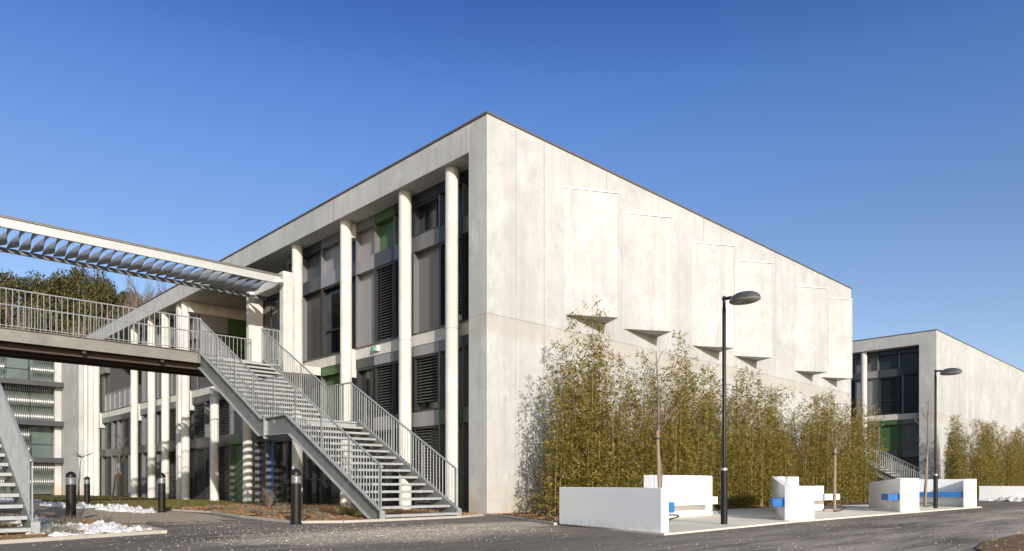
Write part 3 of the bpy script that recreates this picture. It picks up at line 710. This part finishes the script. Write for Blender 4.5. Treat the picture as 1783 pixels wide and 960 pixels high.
MB().box(14.50, 14.918, -6.94, -5.1, .35, .51).build('seat', M['blue'], BE, bevel=.008)
BF = thing('bench_wall', 'low white wall with snow at its foot at the right edge', 'bench wall', (26.7, -7, 0), 'white bench walls')
MB().box(26.6, 26.76, -10, -4.6, -.02, .68).build('wall', M['white'], BF, bevel=.008)

# ------------------------------------------------------------------ lamp posts
def make_lamp(label):
    x, y = .12, -6.55
    r = thing('street_lamp', label, 'street lamp', (x, y, .03), 'black street lamps')
    smooth_by_angle(MB().lathe([(.062, 0), (.062, 1.02), (.05, 1.03)], (x, y, .03), 20).build('base_tube', M['black'], r))
    smooth_by_angle(MB().lathe([(.066, 0), (.066, .045)], (x, y, 1.045), 20).build('collar', M['steel'], r))
    smooth_by_angle(MB().lathe([(.036, 0), (.034, 3.05), (.028, 3.06), (.028, 3.27)], (x, y, 1.06), 18).build('pole', M['black'], r))
    b = MB(); b.tube((x, y+.03, 4.28), (x, y-.16, 4.28), .03, n=10); b.build('arm', M['black'], r)
    b = MB(); cy = y - .42; n = 28; rows = [(0.0, .135), (.35, .13), (.62, .11), (.85, .065), (1.0, .0)]
    m = len(b.v)
    for (f, h) in rows[:-1]:
        for i in range(n):
            t = 2*math.pi*i/n; s = 1 - f*.0
            rad = math.sqrt(max(0, 1-f*f))
            # flattened dome on an oval plan
            b.v.append((x + .20*rad*math.cos(t), cy + .30*rad*math.sin(t), 4.19 + .15*f))
    b.v.append((x, cy, 4.19+.15))
    for q in range(len(rows)-2):
        for i in range(n):
            j = (i+1) % n; b.f.append((m+q*n+i, m+q*n+j, m+(q+1)*n+j, m+(q+1)*n+i))
    L = m+(len(rows)-2)*n; tp = len(b.v)-1
    for i in range(n): b.f.append((L+i, L+(i+1) % n, tp))
    h = b.build('lamp_head', M['lamp_head'], r, smooth=True)
    c = MB(); m = 0
    for (rr, z) in ((1.0, 4.189), (.99, 4.165), (.8, 4.135), (.4, 4.12)):
        for i in range(n):
            t = 2*math.pi*i/n; c.v.append((x + .20*rr*math.cos(t), cy + .30*rr*math.sin(t), z))
    for q in range(3):
        for i in range(n):
            j = (i+1) % n; c.f.append((q*n+j, q*n+i, (q+1)*n+i, (q+1)*n+j))
    c.f.append(tuple(range(3*n+n-1, 3*n-1, -1)))
    c.build('lens', M['lens'], h, smooth=True)
    return r
LP = make_lamp('tall black street lamp in front of the bamboo, the nearer of the two')
l2 = copy_tree(LP); l2.location = (12.76, -6.62, .03); l2['label'] = 'black street lamp before the second building, the farther of the two'

# ------------------------------------------------------------------ bollards
def make_bollard(x, y, label):
    r = thing('bollard', label, 'bollard', (x, y, 0), 'black bollard lights')
    smooth_by_angle(MB().lathe([(.112, 0), (.112, .02), (.098, .03), (.098, .80)], (x, y, .0), 24).build('body', M['black'], r))
    prof = [(.092, .80)]
    for k in range(5): prof += [(.096, .815+k*.028), (.099, .825+k*.028), (.086, .833+k*.028)]
    smooth_by_angle(MB().lathe(prof, (x, y, 0), 24).build('light_ring', M['steel'], r), 25)
    smooth_by_angle(MB().lathe([(.099, .955), (.099, .985), (.09, 1.025), (.068, 1.06), (.035, 1.082), (.005, 1.09)], (x, y, 0), 24).build('cap', M['black'], r))
    return r
B0 = make_bollard(-5.42, -.42, 'black bollard light standing nearest the foot of the steel stair')
for (x, y, s, lab) in [(-5.42, 7.3, 1.0, 'black bollard light at the corner of the shrub bed left of the stair'), (-8.3, 4.05, .97, 'largest-looking black bollard light beside the snowy bed'),
                  (-5.17, 16.0, .97, 'black bollard light behind the snow strip, right of the largest-looking one'), (-5.3, 25.0, 1.0, 'leftmost and smallest-looking black bollard light near the glazed block')]:
    c = copy_tree(B0); c.location = (x, y, 0); c.scale = (1, 1, s); c['label'] = lab

# ------------------------------------------------------------------ saplings
def sapling(x, y, label, stake_h, h, lean=(0,0), stake_r=.04, seed=1, name='sapling', hose=True, tripod=False, pollard=False, stake=True, nb=30):
    rr = random.Random(seed)
    r = thing(name, label, 'young tree', (x, y, .03))
    g = .03
    top = Vector((x+lean[0], y+lean[1], h)); ba = Vector((x, y, g))
    pts = [ba.lerp(top, i/7) + Vector((rr.uniform(-1,1), rr.uniform(-1,1), 0))*(.025 if 0 < i < 7 else 0) for i in range(8)]
    t = MB(); t.path(pts, [.045*(1-.8*i/7)*(1.25 if pollard else 1) for i in range(8)], 7); tr = t.build('trunk', M['bark'], r, smooth=True)
    b = MB()
    if pollard:
        for i in range(11):
            a = rr.uniform(0, 6.28); L = rr.uniform(.25, .5); b.tube(top, top + Vector((math.cos(a)*L, math.sin(a)*L, rr.uniform(.05,.35))), .014, .006, 5)
    else:
        for i in range(nb):
            f = rr.uniform(.5, .99); p = ba.lerp(top, f); a = rr.uniform(0, 6.28); L = rr.uniform(.25, .7)*(1.25-f)*1.6
            e = p + Vector((math.cos(a)*L*.6, math.sin(a)*L*.6, L)); b.tube(p, e, .008, .003, 4)
            for k in range(3):
                a2 = a + rr.uniform(-1,1); s0 = p.lerp(e, rr.uniform(.3,.9)); b.tube(s0, s0 + Vector((math.cos(a2)*.14, math.sin(a2)*.14, .16)), .004, .002, 3)
    b.build('branches', M['bark'], r)
    if stake:
        s = MB()
        if tripod:
            for k in range(3):
                a = k*2.094+.4; s.tube((x+.28*math.cos(a), y+.28*math.sin(a), 0), (x+.05*math.cos(a), y+.05*math.sin(a), stake_h), stake_r*.8, n=7)
            s.build('stake', M['wood'], r)
        else:
            f = stake_h/h; s.tube((x-.085, y-.03, 0), (x-.085+lean[0]*f, y-.03+lean[1]*f, stake_h), stake_r, stake_r*.9, 9); so = s.build('stake', M['wood'], r)
            q = Vector((x-.04+lean[0]*f, y-.015+lean[1]*f, stake_h-.18)); k = MB().lathe([(.09, 0), (.09, .04)], tuple(q), 10); k.build('tie', M['tie'], so)
    if hose:
        hp = []; 
        for i in range(15):
            a = -2.6 + i*.37; hp.append((x + .12 + .42*math.cos(a), y + .05 + .26*math.sin(a), .045 + .10*max(0, math.sin(i*.22))))
        MB().path(hp, .018, 6).build('watering_hose', M['hose'], r)
    return r
sapling(.08, -5.18, 'thin bare sapling tied to a wooden stake behind the nearest white wall', 1.86, 3.45, (-.12,.05), .038, 3, nb=6)
sapling(7.75, -5.55, 'bare sapling with pale stake and hose loop in the middle of the paving', 1.75, 2.5, (.05,0), .038, 5, nb=12)
sapling(14.05, -5.95, 'leaning bare sapling with stake beside the farther street lamp', 1.75, 3.6, (.42,.0), .038, 8, nb=14)
sapling(31.2, -5.6, 'small staked sapling behind the low wall at the right edge', 2.2, 3.3, (.0,0), .05, 9, hose=False)
sapling(-3.56, 24.45, 'stubby pollarded sapling with radiating twigs on the far lawn', 1.2, 2.0, (.15,0), .04, 11, hose=False, pollard=True, stake=False)
T5 = sapling(-2.5, 22.0, 'bare sapling held by three stakes with a blue tag on the lawn', 1.7, 2.9, (.05,0), .05, 12, hose=False, tripod=True)
MB().box(-2.56, -2.44, 21.93, 21.945, 1.35, 1.6).build('tag', M['blue'], T5)

# ------------------------------------------------------------------ bamboo hedges
def bamboo_mesh(seed, H, Wd, nc, nl):
    rr = random.Random(seed); cu = MB(); lf = MB()
    culms = []
    for i in range(nc):
        bx, by = rr.uniform(-Wd, Wd), rr.uniform(-.3, .3); h = H*(rr.uniform(.45, .98) if i > 1 else .98)*(1.0 if i > 1 else 1.04)
        lx, ly = rr.uniform(-.28, .28), rr.uniform(-.22, .12)
        P = [Vector((bx + lx*(k/5)**2*h/3, by + ly*(k/5)**2*h/3, h*k/5)) for k in range(6)]
        cu.path([tuple(p) for p in P], [.012*(1-.15*k) for k in range(6)], 5); culms.append((P, h))
    for i in range(nl):
        P, h = culms[rr.randrange(nc)]
        f = min(.999, .03 + .97*rr.random()**1.12); k = int(f*5); t = f*5-k; c = P[k].lerp(P[k+1], t)
        a = rr.uniform(0, 6.283); rad = (.05 + .36*rr.random()**.8)*(1.1-.75*f*f)
        base = c + Vector((math.cos(a)*rad, math.sin(a)*rad*.9, rr.uniform(-.05, .16)))
        for q in range(4):
            a2 = a + rr.uniform(-1.1, 1.1); el = rr.uniform(-.9, .75); L = rr.uniform(.065, .15); wd = L*.09
            d = Vector((math.cos(a2)*math.cos(el), math.sin(a2)*math.cos(el), math.sin(el)))
            s = d.cross(Vector((rr.uniform(-1,1), rr.uniform(-1,1), rr.uniform(-.6,1)))).normalized()*wd
            b0 = base + Vector((rr.uniform(-.05,.05), rr.uniform(-.05,.05), rr.uniform(-.05,.05)))
            lf.quad(b0, b0 + d*L*.45 + s, b0 + d*L, b0 + d*L*.45 - s)
    return cu, lf
ORD = ['first','second','third','fourth','fifth','sixth','seventh','eighth','ninth','tenth','eleventh','twelfth','thirteenth','fourteenth','fifteenth','sixteenth','seventeenth','eighteenth','nineteenth','twentieth','twenty-first','twenty-second','twenty-third','twenty-fourth']
protos = []
def proto_bamboo(i, H):
    r = thing('bamboo_clump', 'x', 'bamboo', (0, 0, 0))
    cu, lf = bamboo_mesh(40+i, H, .52, 14, int(2500*H/3.2))
    cu.build('culms', M['culm'], r); lf.build('foliage', M['bamboo'], r); return r
PB = [proto_bamboo(i, 3.4) for i in range(6)]
used = [False]*6
def place_bamboo(x, y, H, label, group, flip):
    i = rnd.randrange(6)
    if used[i]: r = copy_tree(PB[i])
    else: r = PB[i]; used[i] = True
    r.location = (x, y, .0); r.scale = (rnd.uniform(.92, 1.1), 1, H/3.4); r.rotation_euler = (0, 0, math.pi*rnd.randrange(2) + rnd.uniform(-.2, .2))
    r['label'] = label; r['group'] = group
xs_b = [1.15, 1.85, 2.75, 3.6, 4.6, 5.5, 6.5, 7.5, 8.45, 9.5, 10.5, 11.6, 12.7, 13.8, 14.9, 16.1, 17.3, 18.5, 19.6]
hs_b = [4.1, 5.15, 4.2, 4.1, 4.3, 4.1, 5.1, 4.35, 4.35, 4.45, 4.35, 4.0, 4.2, 3.9, 4.1, 4.25, 4.0, 4.2, 4.1, 4.2]
for i, (x, h) in enumerate(zip(xs_b, hs_b)):
    place_bamboo(x, -1.55 + rnd.uniform(-.22, .22) - (.35 if i > 8 else 0), h*1.0, '%s bamboo clump from the near building corner in the long hedge' % ORD[i], 'bamboo hedge along the long building', 0)
for i in range(12):
    x = 34.6 + i*1.9
    place_bamboo(x, -1.6 + rnd.uniform(-.25, .25), 4.5 + rnd.uniform(-.25, .3), '%s bamboo clump from the left in the hedge before the second building' % ORD[i], 'bamboo hedge along the second building', 0)
for i, r in enumerate(PB):
    if not used[i]: place_bamboo(24.0+i*.4, -1.2, 3.4, 'bamboo clump', 'bamboo hedge along the long building', 0)

# ------------------------------------------------------------------ small shrubs, grass, chips, stones, snow
def tuft(seed, R_, H, n, L, wd, spread=1.0):
    rr = random.Random(seed); b = MB()
    for i in range(n):
        a = rr.uniform(0, 6.283); rad = R_*math.sqrt(rr.random()); el = rr.uniform(.5, 1.45)
        hz = H*rr.random()*math.sqrt(max(.05, 1-(rad/R_)**2)); p = Vector((rad*math.cos(a), rad*math.sin(a), hz))
        d = Vector((math.cos(a)*math.cos(el)*spread, math.sin(a)*math.cos(el)*spread, math.sin(el))).normalized()
        s = d.cross(Vector((rr.uniform(-1,1), rr.uniform(-1,1), .1))).normalized()*wd; l = L*rr.uniform(.6, 1.2)
        b.quad(p-s, p+s, p+d*l)
    return b
grey = [tuft(k, .15, .10, 210, .15, .004) for k in range(3)]
shr = [(-4.30, .55), (-2.55, .35), (-4.45, 2.8), (-3.25, 3.0), (-3.0, 5.2), (-3.7, 6.9), (-2.4, 6.3), (-3.6, 8.4), (-2.2, 9.2), (-4.0, 4.6), (-8.55, 2.6), (-8.3, 1.5), (-8.95, 1.7), (-8.45, -.75), (-9.55, -1.0), (-10.0, 1.4), (-9.5, 3.4)]
base_s = None
for i, (x, y) in enumerate(shr):
    isl = x < -8
    o = grey[i % 3].build('shrub', M['lav'])
    o.location = (x, y, .02); s = rnd.uniform(.75, 1.2); o.scale = (s, s, s*rnd.uniform(.85, 1.15)); o.rotation_euler.z = rnd.uniform(0, 6)
    tag(o, 'small dry grey shrub planted in the snowy bed by the left stair' if isl else 'small dry grey shrub planted in the brown mulch beside the steel stair', 'shrub', 'grey shrubs in the snowy bed' if isl else 'grey shrubs in the mulch bed')
o = tuft(9, .16, .06, 130, .42, .010, 1.5).build('grass_tuft', M['drygrass']); o.location = (-2.9, 1.7, .02); tag(o, 'spiky yellow-green grass tuft in the mulch under the steel stair', 'grass tuft')
b = MB(); rr = random.Random(4)
for i in range(26):
    a = rr.uniform(0, 6.28); e = Vector((math.cos(a)*rr.uniform(.1,.35), math.sin(a)*rr.uniform(.1,.35), rr.uniform(.4,.85))); b.tube((0,0,0), e, .008, .004, 4)
    for k in range(4): p = e*rr.uniform(.5, 1); b.tube(p, p + Vector((rr.uniform(-.15,.15), rr.uniform(-.15,.15), rr.uniform(.02,.18))), .004, .002, 3)
o = b.build('bare_bush', M['bark']); o.location = (-1.9, 8.2, .02); tag(o, 'leafless twiggy bush in the mulch near the striped column', 'bush')
def inpoly(x, y, P):
    c = False; j = len(P)-1
    for i in range(len(P)):
        if (P[i][1] > y) != (P[j][1] > y) and x < (P[j][0]-P[i][0])*(y-P[i][1])/(P[j][1]-P[i][1]) + P[i][0]: c = not c
        j = i
    return c
def chips(poly, bb, n, sz, z):
    b = MB(); k = 0
    while k < n:
        x, y = rnd.uniform(bb[0], bb[1]), rnd.uniform(bb[2], bb[3])
        if not inpoly(x, y, poly): continue
        k += 1; a = rnd.uniform(0, 6.28); L = sz*rnd.uniform(.4, 1.3); w_ = L*rnd.uniform(.25, .6); ux, uy = math.cos(a), math.sin(a); zz = z + rnd.uniform(.003, .03); dz = rnd.uniform(-.007, .007)
        b.quad((x-ux*L-uy*w_, y-uy*L+ux*w_, zz-dz), (x-ux*L+uy*w_, y-uy*L-ux*w_, zz-dz+.006), (x+ux*L+uy*w_, y+uy*L-ux*w_, zz+dz+.006), (x+ux*L-uy*w_, y+uy*L+ux*w_, zz+dz))
    return b
tag(chips(BED, (-5.4,.9,-.8,13), 5200, .03, .03).build('bark_chips', M['chip']), 'loose orange-brown bark chips on the bed beside the steel stair', 'bark chips', kind='stuff')
tag(chips(ISLE, (-12,-7.9,-3,8.4), 2600, .03, .03).build('bark_chips', M['chip']), 'loose bark chips on the snowy bed at the left', 'bark chips', kind='stuff')
PBED = [(-.25,-.3), (-.5,-1.05), (-2.0,-4.1), (3.4,-3.33), (7.6,-2.53), (15,-3.4), (15,-.1), (0,-.1)]
tag(chips(PBED, (-2,15,-4.1,-.1), 3500, .035, .02).build('bark_chips', M['chip']), 'leaf litter and bark under the bamboo hedge', 'bark chips', kind='stuff')
CBED = [(-3.1,-11.6), (-2.1,-11.16), (-.9,-10.98), (1.6,-10.97), (5,-11.2), (5,-14), (-3.5,-13)]
tag(chips(CBED, (-3.4,4.5,-13,-10.7), 500, .018, .02).build('bark_chips', M['chip']), 'bark chips on the bed in the bottom right corner', 'bark chips', kind='stuff')
b = MB(); LW = [(-4.75,8.46), (-3.42,11.06), (-.6,12.66), (.5,13.06), (.5,40), (-3.6,40), (-4.6,30), (-5.3,17), (-5.4,11)]
k = 0
while k < 16000:
    x, y = rnd.uniform(-5.4, .5), rnd.uniform(8.4, 8.4+31.5*rnd.random())
    if not inpoly(x, y, LW): continue
    k += 1; a = rnd.uniform(0, 6.28); h = rnd.uniform(.03, .085); wd = .006; ox, oy = rnd.uniform(-.03,.03), rnd.uniform(-.03,.03)
    b.quad((x-math.cos(a)*wd, y-math.sin(a)*wd, .03), (x+math.cos(a)*wd, y+math.sin(a)*wd, .03), (x+ox, y+oy, .03+h))
tag(b.build('grass', M['grass']), 'thin winter grass of the lawn along the columns', 'grass', kind='stuff')
b = MB(); k = 0
def stone(b, x, y, z, s):
    m = len(b.v); q = [(1,0,0),(-1,0,0),(0,1,0),(0,-1,0),(0,0,1)]
    for (a, c, e) in q: b.v.append((x + s*a*rnd.uniform(.7,1.3), y + s*c*rnd.uniform(.7,1.3), z + s*.7*e))
    for f in ((0,2,4),(2,1,4),(1,3,4),(3,0,4)): b.f.append(tuple(m+i for i in f))
for i in range(8000):
    u = rnd.random()
    if u < .45: x, y = rnd.gauss(-4.9, 1.9), rnd.gauss(-3.6, 1.1)
    elif u < .62: x, y = rnd.gauss(-6.6, .7), rnd.uniform(-2, 12)
    elif u < .8: x, y = rnd.uniform(-9, 12), rnd.uniform(-12, -7.3)
    else: x, y = rnd.uniform(-11, 3), rnd.uniform(-10, -1)
    if inpoly(x, y, ISLE) or inpoly(x, y, BED) or inpoly(x, y, PBED) or (y > -7.2 and x > -2.9) : continue
    stone(b, x, y, 0.0, abs(rnd.gauss(.003, .005))+.004)
tag(b.build('loose_gravel', M['pebble']), 'scattered loose gravel on the dark asphalt', 'gravel', kind='stuff')

def snow(name, cx, cy, rx, ry, rot, h, seed, label, z=.03, thr=.0, res=110):
    b = MB(); ids = {}
    ca, sa = math.cos(rot), math.sin(rot)
    for j in range(res+1):
        for i in range(res+1):
            u = -1 + 2*i/res; v = -1 + 2*j/res; x = u*rx; y = v*ry
            f = .58 - (u*u+v*v) + 1.15*noise.fractal((x*1.7+seed, y*1.7, seed), .8, 2.1, 6) - thr
            hh = h*min(1, max(0, f)*1.6)**.6*(.30 + 1.0*abs(noise.fractal((x*5+seed, y*5, 1), .7, 2.2, 5)))
            ids[i, j] = (len(b.v), f); b.v.append((cx + x*ca - y*sa, cy + x*sa + y*ca, z + (hh if f > 0 else -.03)))
    for j in range(res):
        for i in range(res):
            q = [ids[i,j], ids[i+1,j], ids[i+1,j+1], ids[i,j+1]]
            if max(k[1] for k in q) > 0: b.f.append(tuple(k[0] for k in q))
    return tag(b.build(name, M['snow'], smooth=True), label, 'snow', kind='stuff')
snow('snow', -9.05, 0.15, 1.05, 1.6, .1, .10, 3.3, 'patch of old snow on the bed by the left stair', .03)
snow('snow', -9.4, 4.2, .9, 1.9, .2, .08, 8.3, 'thin snow farther back on the left bed', .03)
snow('snow', -5.75, 9.6, .5, 2.9, -.05, .15, 5.1, 'crumbling snow ridge along the path edge left of the bollard', .005)
snow('snow', -5.95, 15.2, .5, 3.2, .02, .15, 6.7, 'snow heap along the path near the far bollards', .005)
snow('snow', -5.6, 27.5, 1.1, 5.0, -.1, .10, 7.9, 'snow sheet on the far path before the glazed block', .005)
snow('snow', 26.25, -7.0, .35, 2.6, 0, .2, 2.4, 'snow piled against the low white wall at the right edge', 0)
b = MB()
for pts in ([(-5.0,.1),(-4.4,.9),(-3.9,2.6),(-4.1,4.5),(-3.6,6.0)], [(-5.0,2.6),(-4.2,3.4),(-3.4,3.2),(-2.6,4.2),(-2.6,6.8)], [(-4.6,6.4),(-4.0,7.6),(-3.0,8.0),(-2.6,9.8)]):
    P = [(x, y, .055 + .012*((i*7) % 3)) for i, (x, y) in enumerate(pts)]; b.path(P, .012, 6)
tag(b.build('drip_hose', M['hose']), 'thin brown drip irrigation hose on the mulch bed', 'hose')

# ------------------------------------------------------------------ trees on the hill
def blob_leaves(b, c, r, n, s, rr, flat=.75):
    for i in range(n):
        v = Vector((rr.gauss(0,1), rr.gauss(0,1), rr.gauss(0,1))).normalized(); q = r*(rr.random()**.4)
        p = c + Vector((v.x*q, v.y*q, v.z*q*flat)); d = Vector((rr.uniform(-1,1), rr.uniform(-1,1), rr.uniform(-.6,1))).normalized()
        e = d.cross(v + Vector((.1,.2,.3))).normalized(); l = s*rr.uniform(.6,1.4)
        b.quad(p - e*l*.35, p + d*l*.5 + e*.0, p + e*l*.35, p - d*l*.5)
def pine_proto(seed):
    rr = random.Random(seed); r = thing('pine_tree', 'x', 'tree')
    t = MB(); H = 8.0
    t.path([(0,0,-1), (.15,.1,2.5), (-.1,.2,5), (.1,0,7)], [.26,.2,.15,.06], 8)
    L = MB()
    for i in range(34):
        a = rr.uniform(0, 6.283); f = rr.random(); z = 3.2 + 4.6*f; rad = (2.6*(1-((f-.35)/.75)**2))*math.sqrt(rr.random())
        c = Vector((rad*math.cos(a), rad*math.sin(a), z)); t.tube((0, 0, max(1.5, z-1.6)), tuple(c), .06, .02, 5)
        blob_leaves(L, c, rr.uniform(.5, 1.0), 260, .17, rr)
    t.build('trunk', M['bark_far'], r); L.build('crown', M['pine'], r); return r
def bare_proto(seed):
    rr = random.Random(seed); r = thing('bare_tree', 'x', 'tree'); t = MB(); w_ = MB()
    def grow(p, d, L, rad, lev):
        e = p + d*L; (t if lev < 2 else w_).tube(p, e, rad, rad*.72, 5 if lev < 2 else 3, cap=False)
        if lev > 4: return
        for k in range(rr.choice((2,3,3)) if lev < 4 else 3):
            nd = (d + Vector((rr.uniform(-.6,.6), rr.uniform(-.6,.6), rr.uniform(-.1,.55)))).normalized(); grow(p.lerp(e, rr.uniform(.5,1)), nd, L*rr.uniform(.62,.88), rad*.66, lev+1)
    for q in range(2): grow(Vector((rr.uniform(-.4,.4), rr.uniform(-.4,.4), -1)), Vector((rr.uniform(-.15,.15), rr.uniform(-.15,.15), 1)).normalized(), 3.0, .15, 0)
    t.build('trunk', M['bark_far'], r); w_.build('crown', M['twig'], r); return r
def bush_proto(seed):
    rr = random.Random(seed); r = thing('hillside_bush', 'x', 'bush'); L = MB(); t = MB()
    for i in range(9):
        c = Vector((rr.uniform(-1.6,1.6), rr.uniform(-1.2,1.2), rr.uniform(.4,2.2))); t.tube((0,0,-.8), tuple(c), .05, .02, 4); blob_leaves(L, c, rr.uniform(.6,1.0), 170, .24, rr)
    t.build('stems', M['bark_far'], r); L.build('foliage', M['scrub'], r); return r
def scatter(protos, lst, group, lab):
    for i, (px, D, topy, hh, sx) in enumerate(lst):
        o = protos[i] if i < len(protos) else copy_tree(protos[i % len(protos)])
        x, y = at(px, D); z = hill_h(x, y); T = zat(topy, D)
        h0 = {'pine_tree': 8.6, 'bare_tree': 8.6, 'hillside_bush': 3.0}[o.name.split('.')[0]]
        s = max(.35, (T - z)/h0)
        o.location = (x, y, z); o.scale = (sx, sx, s); o.rotation_euler = (0, 0, rnd.uniform(0, 6.28)); o['label'] = lab % ORD[i]; o['group'] = group
pines = [(-70,92,470,0,1.5),(-25,96,466,0,1.5),(15,90,464,0,1.5),(55,94,466,0,1.6),(95,98,466,0,1.35),(118,88,462,0,1.35),(140,100,456,0,1.3),(168,92,462,0,1.3),(192,90,470,0,1.2),(-10,84,505,0,1.3),(75,84,505,0,1.2),(150,83,508,0,1.1),(225,106,490,0,1.2),(290,108,500,0,1.1),(322,108,498,0,1.1)]
scatter([pine_proto(s) for s in (1,2,3,4)], pines, 'pines on the hill', '%s dark rounded pine from a left to right count on the hill behind the bridge')
bares = [(195,96,478,0,1.1),(215,92,474,0,1.1),(235,96,476,0,1.2),(255,94,482,0,1.1),(272,98,480,0,1.1),(290,96,486,0,1.1),(308,98,488,0,1.1),(325,96,492,0,1.1),(340,98,496,0,1.1),(225,84,500,0,1),(180,80,515,0,.9),(250,84,505,0,1),(66,104,452,0,.5),(120,80,515,0,.9),(20,80,520,0,.9),(60,79,530,0,.9),(190,82,500,0,1),(240,80,510,0,1),(262,90,490,0,1.1),(205,80,520,0,1),(275,86,512,0,1)]
scatter([bare_proto(s) for s in (5,6,7)], bares, 'bare trees on the hill', '%s leafless brown tree counted from the pines towards the roof edge')
bushes = [(-20,74,548,0,1.5),(10,72,545,0,1.5),(40,74,540,0,1.5),(70,73,546,0,1.5),(100,74,542,0,1.5),(130,73,548,0,1.5),(160,74,545,0,1.5),(190,74,550,0,1.5),(220,75,545,0,1.5),(250,76,548,0,1.5),(280,78,545,0,1.5),(25,70,572,0,1.3),(85,70,570,0,1.3),(145,70,572,0,1.3),(205,72,570,0,1.3)]
scatter([bush_proto(s) for s in (8,9,10)], bushes, 'bushes below the pines', '%s brownish scrub bush in the row seen through the bridge railing')
